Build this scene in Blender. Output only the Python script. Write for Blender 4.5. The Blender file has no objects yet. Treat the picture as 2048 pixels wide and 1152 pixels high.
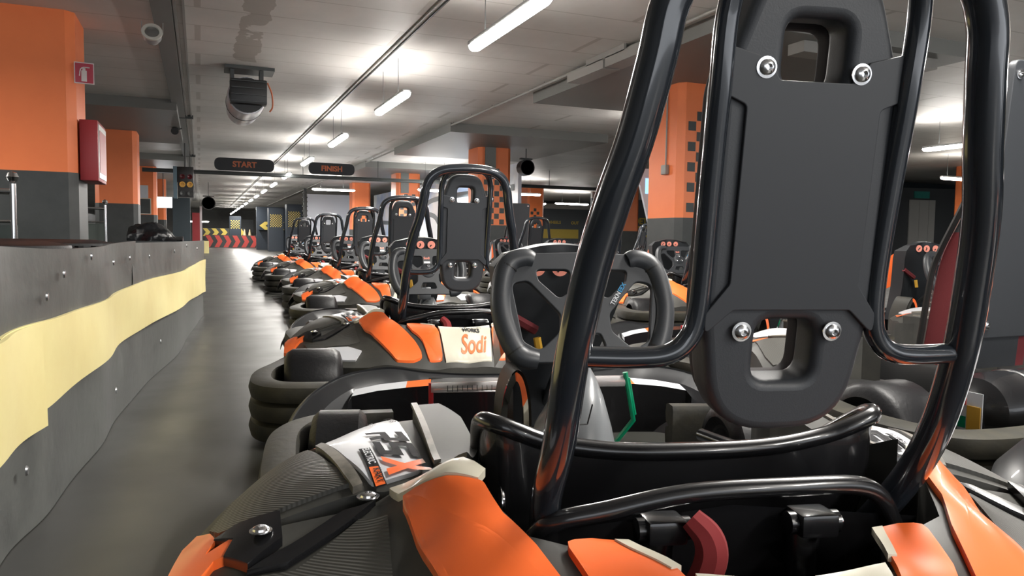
import bpy, bmesh, math, random
import numpy as np
from mathutils import Vector, Matrix
random.seed(7)
R=math.radians
scn=bpy.context.scene
COL=scn.collection
# ------------------------------------------------------------------ materials
MATS={}
def mat(name,col,rough=.5,metal=0,coat=0,bump=None,var=None,emit=None,spec=.5,trans=0,ribs=None,coat_rough=.05):
    if name in MATS: return MATS[name]
    m=bpy.data.materials.new(name);m.use_nodes=True;nt=m.node_tree;b=nt.nodes['Principled BSDF']
    b.inputs['Base Color'].default_value=(*col,1);b.inputs['Roughness'].default_value=rough
    b.inputs['Metallic'].default_value=metal;b.inputs['Coat Weight'].default_value=coat;b.inputs['Coat Roughness'].default_value=coat_rough
    b.inputs['Specular IOR Level'].default_value=spec;b.inputs['Transmission Weight'].default_value=trans
    N=nt.nodes.new;L=nt.links.new
    tc=N('ShaderNodeTexCoord')
    if var:   # (scale, other colour, roughness spread)
        no=N('ShaderNodeTexNoise');no.inputs['Scale'].default_value=var[0];no.inputs['Detail'].default_value=6;no.inputs['Roughness'].default_value=.65
        L(tc.outputs['Object'],no.inputs['Vector'])
        rp=N('ShaderNodeValToRGB');rp.color_ramp.elements[0].position=.35;rp.color_ramp.elements[1].position=.68
        rp.color_ramp.elements[0].color=(*col,1);rp.color_ramp.elements[1].color=(*var[1],1)
        L(no.outputs['Fac'],rp.inputs['Fac']);L(rp.outputs['Color'],b.inputs['Base Color'])
        mr=N('ShaderNodeMapRange');mr.inputs['To Min'].default_value=max(.02,rough-var[2]);mr.inputs['To Max'].default_value=rough+var[2]
        L(no.outputs['Fac'],mr.inputs['Value']);L(mr.outputs['Result'],b.inputs['Roughness'])
    if bump:  # (scale,strength,distance)
        n2=N('ShaderNodeTexNoise');n2.inputs['Scale'].default_value=bump[0];n2.inputs['Detail'].default_value=4
        L(tc.outputs['Object'],n2.inputs['Vector'])
        bp=N('ShaderNodeBump');bp.inputs['Strength'].default_value=bump[1];bp.inputs['Distance'].default_value=bump[2]
        L(n2.outputs['Fac'],bp.inputs['Height']);L(bp.outputs['Normal'],b.inputs['Normal'])
    if ribs:  # (scale, rotation about z, distance)
        mp=N('ShaderNodeMapping');mp.inputs['Rotation'].default_value=(0,0,ribs[1]);L(tc.outputs['Object'],mp.inputs['Vector'])
        w=N('ShaderNodeTexWave');w.wave_type='BANDS';w.bands_direction='Y';w.inputs['Scale'].default_value=ribs[0]
        L(mp.outputs['Vector'],w.inputs['Vector'])
        bp=N('ShaderNodeBump');bp.inputs['Strength'].default_value=.8;bp.inputs['Distance'].default_value=ribs[2]
        L(w.outputs['Fac'],bp.inputs['Height']);L(bp.outputs['Normal'],b.inputs['Normal'])
    if emit:
        b.inputs['Emission Color'].default_value=(*emit[0],1);b.inputs['Emission Strength'].default_value=emit[1]
    MATS[name]=m;return m
M_tube=mat('black_gloss_tube',(.018,.022,.028),.16,coat=1,coat_rough=.08)
M_panel=mat('matte_black_plastic',(.034,.037,.042),.5,bump=(600,.15,.001))
M_plate=mat('matte_black_plate',(.029,.032,.037),.52)
M_shell=mat('black_shell',(.009,.009,.010),.25,coat=.4)
M_ink=mat('printed_black',(.012,.012,.014),.65,spec=.15)
M_grip=mat('grip_rubber',(.035,.038,.043),.42,bump=(300,.1,.001))
M_wplate=mat('wheel_plate',(.03,.033,.038),.5)
M_hood=mat('hood_plastic',(.025,.028,.032),.48,bump=(250,.1,.001))
M_nose=mat('nose_plastic',(.016,.017,.019),.36,coat=.2)
M_orange=mat('orange_sticker',(.98,.17,.035),.34,coat=.3)
M_white=mat('white_sticker',(.6,.61,.64),.34,coat=.25)
M_cream=mat('cream_sticker',(.66,.62,.5),.3,coat=.5)
M_black=mat('black_ink',(.015,.015,.015),.4)
M_grey=mat('dark_grey_plastic',(.04,.04,.037),.5,var=(9,(.062,.06,.052),.06),spec=.35)
M_rib=mat('ribbed_grey_plastic',(.055,.054,.048),.42,ribs=(72,.62,.0009))
M_ridge=mat('ridge_highlight',(.09,.085,.07),.4,var=(30,(.22,.2,.17),.1))  # mottled pale tone stands in for the highlight along raised ridges
M_rubber=mat('worn_rubber',(.020,.020,.018),.52,var=(7,(.045,.041,.028),.1),bump=(40,.25,.004),spec=.3)
M_tyre=mat('tyre_rubber',(.009,.009,.010),.45,spec=.25,bump=(80,.3,.003))
M_chrome=mat('chrome',(.75,.75,.76),.18,metal=1)
M_alu=mat('aluminium',(.4,.41,.42),.35,metal=1)
M_silver=mat('silver_plastic',(.17,.18,.19),.35,coat=.2)
M_red=mat('red_paint',(.5,.02,.03),.35)
M_green=mat('green_paint',(.0,.22,.1),.35)
M_redfab=mat('dark_red_fabric',(.16,.02,.025),.85,bump=(400,.3,.001))
M_fab=mat('black_fabric',(.03,.024,.026),.85)
M_redlt=mat('red_strap_fabric',(.22,.02,.022),.9)
M_clear=mat('clear_tube',(.62,.6,.6),.12,trans=.5)
M_yel=mat('yellow_label',(.75,.42,.05),.45)
M_blue=mat('blue_ink',(.02,.25,.5),.4)
M_salmon=mat('salmon_disc',(.95,.33,.24),.4)
# ------------------------------------------------------------------ mesh helpers
class B:
    """collects shapes with material slots and links them as one mesh object"""
    def __init__(s): s.v=[];s.f=[];s.fm=[];s.m=[];s.sm=[]
    def add(s,vs,fs,m,smooth=True):
        if m not in s.m: s.m.append(m)
        k=len(s.v);i=s.m.index(m);s.v+=[tuple(p) for p in vs]
        for f in fs: s.f.append([k+a for a in f]);s.fm.append(i);s.sm.append(smooth)
        return s
    def xf(s,mx,start=0):
        s.v[start:]=[tuple(mx@Vector(p)) for p in s.v[start:]];return s
    def mesh(s,me,m,mx=None):
        vs=[(mx@v.co if mx else v.co) for v in me.vertices]
        return s.add(vs,[list(p.vertices) for p in me.polygons],m,True)
    def build(s,name,parent=None,loc=None):
        me=bpy.data.meshes.new(name);me.from_pydata(s.v,[],s.f)
        for m in s.m: me.materials.append(m)
        me.polygons.foreach_set('material_index',s.fm);me.polygons.foreach_set('use_smooth',s.sm)
        me.validate();me.update()
        o=bpy.data.objects.new(name,me);COL.objects.link(o)
        if parent: o.parent=parent
        if loc: o.location=loc
        bm=bmesh.new();bm.from_mesh(me);bmesh.ops.recalc_face_normals(bm,faces=bm.faces)
        for e in bm.edges:
            if len(e.link_faces)==2 and e.calc_face_angle(0)>.7: e.smooth=False
        bm.to_mesh(me);bm.free()
        return o
def box(b,x0,x1,y0,y1,z0,z1,m,bev=0,mx=None):
    bm=bmesh.new();bmesh.ops.create_cube(bm,size=1)
    for v in bm.verts: v.co=Vector(((x0+x1)/2+v.co.x*(x1-x0),(y0+y1)/2+v.co.y*(y1-y0),(z0+z1)/2+v.co.z*(z1-z0)))
    if bev: bmesh.ops.bevel(bm,geom=bm.edges[:],offset=bev,segments=2,profile=.6,affect='EDGES')
    bm.verts.index_update()
    b.add([(mx@v.co if mx else v.co.copy()) for v in bm.verts],[[v.index for v in f.verts] for f in bm.faces],m,bool(bev));bm.free();return b
def catmull(P,n=6,closed=False):
    P=[Vector(p) for p in P];out=[];N=len(P)
    for i in range(N if closed else N-1):
        p1,p2=P[i],P[(i+1)%N]
        p0=P[i-1] if (closed or i>0) else p1*2-p2
        p3=P[(i+2)%N] if (closed or i+2<N) else p2*2-p1
        for k in range(n):
            t=k/n;out.append(.5*((2*p1)+(p2-p0)*t+(2*p0-5*p1+4*p2-p3)*t*t+(3*p1-p0-3*p2+p3)*t**3))
    if not closed: out.append(P[-1])
    return out
def tube(b,P,r,m,n=14,smooth=6,closed=False,cap=True):
    pts=catmull(P,smooth,closed) if smooth>1 else [Vector(p) for p in P]
    N=len(pts);rr=r if callable(r) else (lambda t:r)
    T=[]
    for i in range(N):
        a=pts[i-1] if (i>0 or closed) else pts[i];c=pts[(i+1)%N] if (i<N-1 or closed) else pts[i]
        T.append((c-a).normalized())
    u=T[0].orthogonal().normalized();vs=[];fs=[]
    for i in range(N):
        u=(u-T[i]*u.dot(T[i])).normalized();w=T[i].cross(u);q=rr(i/(N-1))
        for k in range(n):
            a=2*math.pi*k/n;vs.append(pts[i]+(u*math.cos(a)+w*math.sin(a))*q)
    for i in range(N if closed else N-1):
        for k in range(n):
            j=(i+1)%N;fs.append([i*n+k,i*n+(k+1)%n,j*n+(k+1)%n,j*n+k])
    if cap and not closed: fs+=[list(range(n))[::-1],[(N-1)*n+k for k in range(n)]]
    return b.add(vs,fs,m)
def lathe(b,prof,m,mx=None,n=28):
    """prof: (radius, height) along local z"""
    vs=[];fs=[]
    for r,h in prof:
        for k in range(n):
            a=2*math.pi*k/n;p=Vector((r*math.cos(a),r*math.sin(a),h));vs.append(mx@p if mx else p)
    for i in range(len(prof)-1):
        for k in range(n): fs.append([i*n+k,i*n+(k+1)%n,(i+1)*n+(k+1)%n,(i+1)*n+k])
    if prof[0][0]>1e-5: fs.append(list(range(n))[::-1])
    if prof[-1][0]>1e-5: fs.append([(len(prof)-1)*n+k for k in range(n)])
    return b.add(vs,fs,m)
def loft(b,rows,m,closed_v=False,caps=False):
    n=len(rows[0]);vs=[p for r in rows for p in r];fs=[]
    for i in range(len(rows)-1):
        for k in range(n if closed_v else n-1): fs.append([i*n+k,i*n+(k+1)%n,(i+1)*n+(k+1)%n,(i+1)*n+k])
    if caps: fs+=[list(range(n))[::-1],[(len(rows)-1)*n+k for k in range(n)]]
    return b.add(vs,fs,m)
def sweep_profile(b,path,prof,m,closed=False,closed_prof=True,zs=None):
    """path in xy; prof: (outward offset, z); outward = left-hand normal of travel"""
    P=[Vector((p[0],p[1],0)) for p in path];N=len(P);rows=[]
    for i in range(N):
        a=P[i-1] if (i>0 or closed) else P[i];c=P[(i+1)%N] if (i<N-1 or closed) else P[i]
        t=(c-a).normalized();nn=Vector((-t.y,t.x,0));k=zs[i] if zs else 0
        rows.append([P[i]+nn*o+Vector((0,0,z+k)) for o,z in prof])
    if closed: rows.append(rows[0])
    return loft(b,rows,m,closed_v=closed_prof,caps=(not closed and closed_prof))
def round_poly(pts,r,seg=5):
    out=[];N=len(pts)
    for i in range(N):
        p=Vector(pts[i][:2]);ri=pts[i][2] if len(pts[i])>2 else r
        a=(Vector(pts[i-1][:2])-p);c=(Vector(pts[(i+1)%N][:2])-p)
        la,lc=a.length,c.length;a.normalize();c.normalize()
        ang=a.angle(c);d=min(ri/max(math.tan(ang/2),1e-3),la*.48,lc*.48)
        p0,p2=p+a*d,p+c*d
        for k in range(seg+1):
            t=k/seg;out.append(((1-t)**2*p0+2*t*(1-t)*p+t*t*p2)[:])
    return out
def plate_mesh(outlines,ext,bev=0,res=2):
    """flat plate with holes in local xy, thickness 2*ext, from closed outlines"""
    cu=bpy.data.curves.new('tmp','CURVE');cu.dimensions='2D';cu.fill_mode='BOTH';cu.extrude=ext;cu.bevel_depth=bev;cu.bevel_resolution=res;cu.offset=-bev
    for o in outlines:
        s=cu.splines.new('POLY');s.points.add(len(o)-1)
        for i,p in enumerate(o): s.points[i].co=(p[0],p[1],0,1)
        s.use_cyclic_u=True
    ob=bpy.data.objects.new('tmp',cu);COL.objects.link(ob)
    dg=bpy.context.evaluated_depsgraph_get();me=bpy.data.meshes.new_from_object(ob.evaluated_get(dg))
    bpy.data.objects.remove(ob);bpy.data.curves.remove(cu);return me
def text_mesh(s,size=1,ext=0,bold=0,shear=0,align='CENTER'):
    cu=bpy.data.curves.new('tmp','FONT');cu.body=s;cu.size=size;cu.extrude=ext;cu.offset=bold;cu.shear=shear;cu.align_x=align;cu.align_y='CENTER'
    ob=bpy.data.objects.new('tmp',cu);COL.objects.link(ob)
    dg=bpy.context.evaluated_depsgraph_get();me=bpy.data.meshes.new_from_object(ob.evaluated_get(dg))
    bpy.data.objects.remove(ob);bpy.data.curves.remove(cu);return me
def frame(origin,xd,yd):
    x=Vector(xd).normalized();y=Vector(yd);y=(y-x*y.dot(x)).normalized();z=x.cross(y)
    m=Matrix((x,y,z)).transposed().to_4x4();m.translation=Vector(origin);return m
def tag(o,label=None,cat=None,group=None,kind=None):
    if label: o['label']=label
    if cat: o['category']=cat
    if group: o['group']=group
    if kind: o['kind']=kind
    return o
def empty(name,loc=(0,0,0),rz=0):
    o=bpy.data.objects.new(name,None);COL.objects.link(o);o.location=loc;o.rotation_euler=(0,0,rz);o.empty_display_size=.1;return o
def copy_tree(o,parent=None):
    c=o.copy();COL.objects.link(c)
    if parent: c.parent=parent
    for ch in [x for x in KIDS.get(o.name,[])]: copy_tree_child(ch,c)
    return c
KIDS={}
def copy_tree_child(o,parent):
    c=o.copy();COL.objects.link(c);c.parent=parent
    for ch in KIDS.get(o.name,[]): copy_tree_child(ch,c)
    return c
def index_kids():
    KIDS.clear()
    for o in scn.objects:
        if o.parent: KIDS.setdefault(o.parent.name,[]).append(o)
# ------------------------------------------------------------------ kart body surface
CP=[(0,.08,.345),(0,0,.34),(0,-.07,.325),(0,-.13,.225),(0,-.2,.2),(0,.2,.36),
 (-.12,.06,.345),(-.12,-.07,.32),(-.12,-.13,.225),(-.2,.065,.35),(-.2,-.04,.31),(-.22,-.13,.23),(-.2,.2,.37),
 (-.315,.2,.39),(-.29,.07,.345),(-.28,-.08,.265),(-.3,-.16,.22),
 (-.382,.27,.335),(-.355,.14,.315),(-.36,0,.27),(-.38,-.1,.225),
 (-.41,.28,.325),(-.49,.227,.29),(-.45,.1,.27),(-.48,0,.235),
 (-.537,.24,.288),(-.615,.3,.265),(-.625,.2,.235),(-.57,.08,.225),
 (-.30,.28,.36),(-.305,.6,.352),(-.355,.6,.352),(-.383,.549,.35),(-.331,.3,.352),(-.436,.676,.315),(-.489,.491,.335),(-.433,.31,.335),(-.524,.511,.322),(-.598,.407,.285),(-.64,.33,.25),(-.545,.33,.305),(-.45,.75,.27),(-.56,.6,.27)]
_P=np.array([(x,y) for x,y,z in CP]);_Z=np.array([z for x,y,z in CP])
def _phi(r): return np.where(r>1e-9,r*r*np.log(np.maximum(r,1e-9)),0)
_A=_phi(np.linalg.norm(_P[:,None]-_P[None],axis=2))+np.eye(len(_P))*2e-4
_Q=np.c_[np.ones(len(_P)),_P]
_S=np.linalg.solve(np.block([[_A,_Q],[_Q.T,np.zeros((3,3))]]),np.r_[_Z,0,0,0])
def H(x,y):
    x=-abs(x);r=np.linalg.norm(_P-np.array([x,y]),axis=1)
    return float(_phi(r)@_S[:-3]+_S[-3]+_S[-2]*x+_S[-1]*y)
def patch(b,poly,m,off=.002,side=-1,edge=.022,skirt=0,skirt_to=None,hole=None,hf=None):
    """polygon in kart xy (left half coordinates) draped on the body surface"""
    hf=hf or H
    bm=bmesh.new();vs=[bm.verts.new((x,y,0)) for x,y in poly];f=bm.faces.new(vs);f.normal_update()
    bmesh.ops.triangulate(bm,faces=[f],ngon_method='EAR_CLIP')
    for _ in range(7):
        es=[e for e in bm.edges if e.calc_length()>edge]
        if not es: break
        bmesh.ops.subdivide_edges(bm,edges=es,cuts=1);bmesh.ops.triangulate(bm,faces=bm.faces[:])
    bound=[e for e in bm.edges if e.is_boundary]
    if skirt or skirt_to is not None:
        ret=bmesh.ops.extrude_edge_only(bm,edges=bound);low={v for v in ret['geom'] if isinstance(v,bmesh.types.BMVert)}
    else: low=set()
    bm.verts.index_update();out=[]
    for v in bm.verts:
        x,y=v.co.x,v.co.y;z=hf(x,y)+off
        if v in low: z=(z-skirt) if skirt else min(z-.004,skirt_to)
        out.append(((x if side<0 else -x),y,z))
    b.add(out,[[v.index for v in f.verts] for f in bm.faces],m);bm.free();return b
def drape_mesh(b,me,m,cx,cy,ang,off=.004,side=-1,edge=.02,hf=None,sx=1,mirror=False):
    """flat mesh (text) laid on the body at (cx,cy), turned by ang"""
    hf=hf or H
    bm=bmesh.new();bm.from_mesh(me)
    for _ in range(4):
        es=[e for e in bm.edges if e.calc_length()>edge]
        if not es: break
        bmesh.ops.subdivide_edges(bm,edges=es,cuts=1);bmesh.ops.triangulate(bm,faces=bm.faces[:])
    bm.verts.index_update();c,s=math.cos(ang),math.sin(ang);out=[]
    for v in bm.verts:
        u,w=v.co.x*sx,v.co.y
        x,y=cx+c*u-s*w,cy+s*u+c*w
        out.append((x,y,hf(x,y)+off))
    b.add(out,[[v.index for v in f.verts] for f in bm.faces],m);bm.free();return b
# ------------------------------------------------------------------ the kart
def bolt(parent,mx,r=.0075,name='bolt'):
    b=B();lathe(b,[(r*1.35,0),(r*1.35,.0012),(r,.0014),(r*.95,.004),(r*.6,.0058),(r*.42,.006),(r*.42,.003),(0,.003)],M_chrome,mx,24)
    return b.build(name,parent)
def lean(z): return -.14*(z-.578)
def make_panel(root,w=.088,ztop=.918,zbot=.478):
    """seat back pad with two holes, plate, brackets, bolts"""
    cz=(ztop+zbot)/2;mx=frame((0,lean(cz)+.018,cz),(1,0,0),(0,-.14,1))   # local z points to -y... (x cross y)
    h=(ztop-zbot)/2
    out=round_poly([(-w*.80,-h*1.0,.075),(w*.80,-h,.075),(w,-h*.45,.1),(w,h*.55,.09),(w*.60,h,.05),(-w*.60,h,.05),(-w,h*.55,.09),(-w,-h*.45,.1)],.07,8)
    def hole(z0,z1,hw): return round_poly([(-hw,z0-cz),(-hw,z1-cz),(hw,z1-cz),(hw,z0-cz)],.016,5)
    me=plate_mesh([out,hole(.812,.872,.031),hole(.53,.592,.031)],.012,.010,4)
    b=B();b.mesh(me,M_panel,mx);pad=b.build('seat_back_pad',root)
    # fabric cushion on the driver's side
    b=B();me=plate_mesh([[(p[0]*.93,p[1]*.97) for p in out],hole(.812,.872,.033),hole(.53,.592,.033)],.006,.008,4)
    b.mesh(me,M_fab,frame((0,lean(cz)+.048,cz),(1,0,0),(0,-.14,1)));b.build('cushion',root)
    # plate with four ears
    e=[(-.058,-.125),(-.058,-.085),]
    pl=[(-.06,.60),(.06,.60),(.088,.575),(.088,.596),(.066,.625),(.066,.79),(.09,.80),(.09,.842),(.05,.832),(.036,.813),(-.036,.813),(-.05,.832),(-.09,.842),(-.09,.80),(-.066,.79),(-.066,.625),(-.088,.596),(-.088,.575)]
    o2=round_poly([(x,z-cz) for x,z in pl],.006,3)
    b=B();b.mesh(plate_mesh([o2],.0015,.001,1),M_plate,frame((0,lean(cz)-.0065,cz),(1,0,0),(0,-.14,1)));b.build('back_plate',root)
    for x,z in ((-.050,.580),(.044,.580),(-.051,.822),(.042,.820)):
        bolt(root,frame((x,lean(z)-.0085,z),(1,0,0),(0,-.14,1)),.0072)
def make_kart():
    root=empty('go_kart')
    # ---- roll hoop
    L=[(-.203,.17,.30),(-.214,.105,.385),(-.212,.055,.46),(-.209,.02,.55),(-.199,-.006,.635),(-.186,-.027,.70),(-.171,-.042,.755),(-.158,-.056,.82),(-.150,-.064,.866),(-.130,-.071,.902),(-.09,-.077,.925),(-.03,-.080,.933)]
    b=B();tube(b,L+[(-x,y,z) for x,y,z in L[::-1]],.0172,M_tube,20,5);b.build('roll_hoop',root)
    for s in (-1,1):
        b=B();tube(b,[(s*.045,-.078,.928),(s*.075,-.068,.913),(s*.091,-.052,.875),(s*.092,-.038,.80),(s*.091,-.022,.72),(s*.090,-.008,.64),(s*.092,-.002,.595),(s*.100,.001,.571),(s*.118,.003,.557),(s*.15,.008,.553),(s*.207,.02,.553)],.0105,M_tube,14,5)
        b.build('inner_hoop_tube',root)
    make_panel(root)
    # ---- steering wheel
    c=Vector((0,.79,.535));mx=frame(c,(1,0,0),(0,.4,1))
    G=[(-.098,.094,0),(-.118,.099,0),(-.146,.088,0),(-.162,.055,0),(-.168,0,0),(-.160,-.05,0),(-.144,-.09,0),(-.128,-.106,0),(-.10,-.112,0)]
    sw=empty('steering_wheel');sw.parent=root
    b=B()
    rim=[(-.105,.108),(0,.112),(.105,.108),(.15,.09),(.168,0),(.148,-.09),(.11,-.118),(-.11,-.118),(-.148,-.09),(-.168,0),(-.15,.09)]
    h1=round_poly([(-.096,.074),(-.026,.074),(-.022,.03),(-.05,.012),(-.09,.05)],.012,4)
    h2=[(-x,y) for x,y in h1]
    h3=round_poly([(-.146,.045),(-.112,.05),(-.05,-.02),(-.052,-.055),(-.095,-.094),(-.128,-.075)],.018,4)
    h4=[(-x,y) for x,y in h3]
    h5=round_poly([(-.028,-.06),(.028,-.06),(.04,-.09),(-.04,-.09)],.008,3)
    b.mesh(plate_mesh([round_poly(rim,.03,4),h1,h2,h3,h4,h5],.005,.002,1),M_wplate,mx);b.build('spoke_plate',sw)
    for s in (-1,1):
        b=B();tube(b,[mx@Vector((s*x,y,z)) for x,y,z in G],lambda t:.021-.004*(abs(t-.5)*2)**8,M_grip,18,6);b.build('grip',sw)
        b=B()
        for q in ((-.152,.078),(-.142,-.093)):
            p=mx@Vector((-s*q[0]*1.0,q[1],0))
            lathe(b,[(.0213,-.0015),(.0213,.0015)],M_black,frame(p,mx.to_3x3()@Vector((-q[1]*s,-q[0],0)).normalized() if False else mx.to_3x3()@Vector((0,0,1)),mx.to_3x3()@Vector((-s*q[0],q[1],0)).normalized()))
        b.build('grip_seam',sw)
    b=B();lathe(b,[(.036,-.012),(.036,.008),(.03,.012),(0,.012)],M_wplate,mx)
    for a in (90,210,330): lathe(b,[(.008,.0),(.008,.016),(.004,.018),(.004,.012),(0,.012)],M_chrome,mx@Matrix.Translation((.024*math.cos(R(a)),.024*math.sin(R(a)),0)),14)
    b.build('hub',sw)
    b=B();cr=text_mesh('TEKN',.0125,.0004,.0003);b.mesh(cr,M_white,mx@Matrix.Translation((.0655,.012,.0082))@Matrix.Rotation(R(57),4,'Z'))
    b.mesh(text_mesh('EEX',.0125,.0004,.0003),M_blue,mx@Matrix.Translation((.0805,.035,.0082))@Matrix.Rotation(R(57),4,'Z'))
    b.mesh(text_mesh('Sodi',.017,.0005,.0005),M_salmon,mx@Matrix.Translation((-.004,.062,.0078)))
    box(b,-.018,.012,.036,.046,.0073,.0080,M_alu,0,mx);b.build('wheel_lettering',sw)
    b=B();tube(b,[c+Vector((0,.01,-.005)),(0,.95,.42),(0,1.2,.22)],.012,M_alu,12,1)
    box(b,-.03,.03,.87,.92,.38,.44,M_alu,.004);b.build('steering_column',root)
    # ---- hood in front of the wheel
    hd=B();rows=[]
    prof=[(.655,.0),(.650,-.0),(.62,.0),(.56,.02),(.48,.05),(.40,.085),(.30,.12),(.2,.15)]
    wid=[.10,.135,.158,.150,.128,.105,.092,.085]
    for (z,dy),w in zip(prof,wid):
        row=[]
        for k in range(13):
            u=-1+k/6;row.append((u*w,.985+dy+.035*(1-u*u)-.012,z-(.016*u*u if z>.6 else 0)))
        rows.append(row)
    loft(hd,rows,M_hood)
    rows2=[[(x*1.0,y+.045+.05*(i>1),z+.004 if i==0 else z) for (x,y,z) in row] for i,row in enumerate(rows)]
    loft(hd,rows2,M_hood);loft(hd,[rows[0],rows2[0]],M_hood);loft(hd,[rows[-1],rows2[-1]],M_hood)
    loft(hd,[[r[0] for r in rows],[r[0] for r in rows2]],M_hood);loft(hd,[[r[-1] for r in rows],[r[-1] for r in rows2]],M_hood)
    hood=hd.build('hood_panel',root)
    b=B()
    for i in range(3):
        x=-.056+i*.054;p=(x,.985+.035*(1-(x/.155)**2)-.0155,.602)
        lathe(b,[(.0195,0),(.0195,.0012),(0,.0013)],M_salmon,frame(p,(1,0,0),(0,0,1)),20)
        a=[.6,2.2,4][i]
        tube(b,[(x+.008*math.cos(a),p[1]-.0015,.602+.008*math.sin(a)),(x,p[1]-.0015,.602),(x-.006,p[1]-.0015,.593)],.003,M_black,6,2)
    b.build('warning_disc_row',hood)
    b=B();tube(b,[(-.13,1.02,.50),(-.05,1.035,.455)],.012,M_redfab,6,1);tube(b,[(-.05,1.02,.44),(-.042,1.02,.40)],.009,M_yel,6,1);b.build('hood_sticker',hood)
    # flaring flanks of the hood, orange and white outside
    for s in (-1,1):
        b=B()
        r0=[(s*.140,1.07,.60),(s*.135,1.08,.55),(s*.112,1.11,.47),(s*.095,1.15,.40)]
        r1=[(s*.135,1.15,.56),(s*.132,1.17,.51),(s*.115,1.21,.43),(s*.10,1.25,.36)]
        r2=[(s*.11,1.25,.48),(s*.115,1.28,.43),(s*.11,1.33,.37),(s*.10,1.37,.31)]
        loft(b,[r0,r1],M_orange);loft(b,[r1,r2],M_white);b.build('hood_flank',hood)
    # ---- centre console
    b=B();rows=[]
    for z,w,d,y,x in ((.06,.12,.15,.86,0),(.2,.098,.13,.87,0),(.27,.08,.11,.88,.005),(.33,.052,.085,.90,.02),(.365,.028,.06,.925,.035),(.385,.006,.02,.95,.05)):
        rows.append([(x+w*cx,y+d*cy,z) for cx,cy in [(math.cos(a)*1.0,math.sin(a)) for a in [2*math.pi*k/24 for k in range(24)]]])
    loft(b,rows,M_silver,closed_v=True,caps=True)
    cons=b.build('centre_console',root)
    b=B();sx=lambda z:(.87-.13*(1-(z-.2)*2.4)) 
    for p,q in (((.005,.765,.30),(.02,.785,.335)),((-.03,.762,.30),(.005,.765,.30)),((-.03,.762,.30),(-.03,.748,.255)),((-.03,.748,.255),(0,.744,.255)),((0,.744,.255),(0,.738,.215))):
        tube(b,[Vector(p)-Vector((0,.004,0)),Vector(q)-Vector((0,.004,0))],.0016,M_black,5,1)
    b.build('console_seam',cons)
    # ---- leg guard arch left of the column
    b=B();A=[(-.135,1.02,.12),(-.135,1.02,.25),(-.128,1.0,.33),(-.108,.99,.372),(-.086,.985,.36),(-.073,.98,.30),(-.07,.98,.20),(-.07,.98,.1)]
    pts=catmull(A,5);rows=[[p+Vector((0,-.02,0)),p+Vector((0,.10,0))] for p in pts];loft(b,rows,M_grey)
    inner=[p+Vector((.0 if p.x<-.1 else -.006,-.022,-.004)) for p in pts]
    rows=[[p,Vector((p.x+(-.104-p.x)*.45,p.y,p.z-.02 if p.z>.3 else p.z))] for p in inner]
    k=len(rows)
    loft(b,rows[:int(k*.45)],M_grey);loft(b,rows[int(k*.45)-1:int(k*.72)],M_orange);loft(b,rows[int(k*.72)-1:],M_cream)
    b.build('leg_guard',root)
    # ---- pedals
    br=empty('brake_pedal');br.parent=root
    b=B();tube(b,[(-.278,1.3,.285),(-.277,1.3,.19),(-.27,1.32,.07)],.0065,M_red,8,1)
    for x in (-.098,-.082): tube(b,[(x,1.3,.285),(x,1.3,.165),(x,1.32,.07)],.0055,M_red,8,1)
    b.build('pedal_frame',br)
    b=B();tube(b,[(-.278,1.3,.272),(-.09,1.3,.272)],.014,M_clear,12,1);b.build('foot_rest',br)
    b=B()
    for k in range(11): box(b,-.235+.013*k-.001,-.235+.013*k+.001,1.284,1.2845,.264,.28,M_chrome)
    b.build('grip_marks',br)
    ga=empty('throttle_pedal');ga.parent=root
    b=B();tube(b,[(.236,1.25,.315),(.25,1.25,.25),(.262,1.25,.185),(.22,1.27,.12),(.19,1.28,.07)],.007,M_green,8,1)
    tube(b,[(.246,1.25,.30),(.266,1.25,.2)],.0045,M_green,8,1);b.build('pedal_frame',ga)
    b=B();tube(b,[(.11,1.26,.29),(.24,1.26,.29)],.015,M_clear,12,1);b.build('foot_rest',ga)
    # ---- seat shell: bucket with rolled rim
    rim=[(-.20,.66,.30),(-.235,.56,.30),(-.252,.44,.325),(-.262,.34,.385),(-.268,.262,.432),(-.254,.225,.438),(-.225,.218,.428),(-.18,.222,.412),(-.1,.215,.402),(0,.212,.400)]
    rim=rim+[(-x,y,z) for x,y,z in rim[::-1][1:]]
    rp=catmull(rim,5);b=B();tube(b,rp,.0115,M_shell,12,1)
    rows=[]
    for p in rp:
        cx=Vector((0,.42,.1));lo=Vector((p.x*.86,p.y+.035*(1 if p.y<.3 else 0),.17));fl=Vector((p.x*.6,.36+(p.y-.36)*.55,.1))
        rows.append([p,p.lerp(lo,.35)+Vector((p.x*.03,-.012 if p.y<.3 else 0,0)),lo,fl,Vector((0,.40+(p.y-.4)*.2,.09))])
    loft(b,rows,M_shell);b.build('seat_shell',root)
    # carrier behind the seat, brackets, bolts
    b=B();tube(b,[(-.235,.14,.30),(-.215,.10,.355),(-.15,.085,.375),(-.06,.08,.392),(.06,.08,.395),(.14,.085,.392),(.175,.09,.375),(.20,.10,.34)],.011,M_shell,12,5)
    rows=[[(x,.10,.37-.02*abs(x)/.2) ,(x,.12,.30),(x,.16,.18),(x,.16,.1)] for x in [-.23+.046*k for k in range(11)]];loft(b,rows,M_shell)
    b.build('seat_carrier',root)
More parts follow.
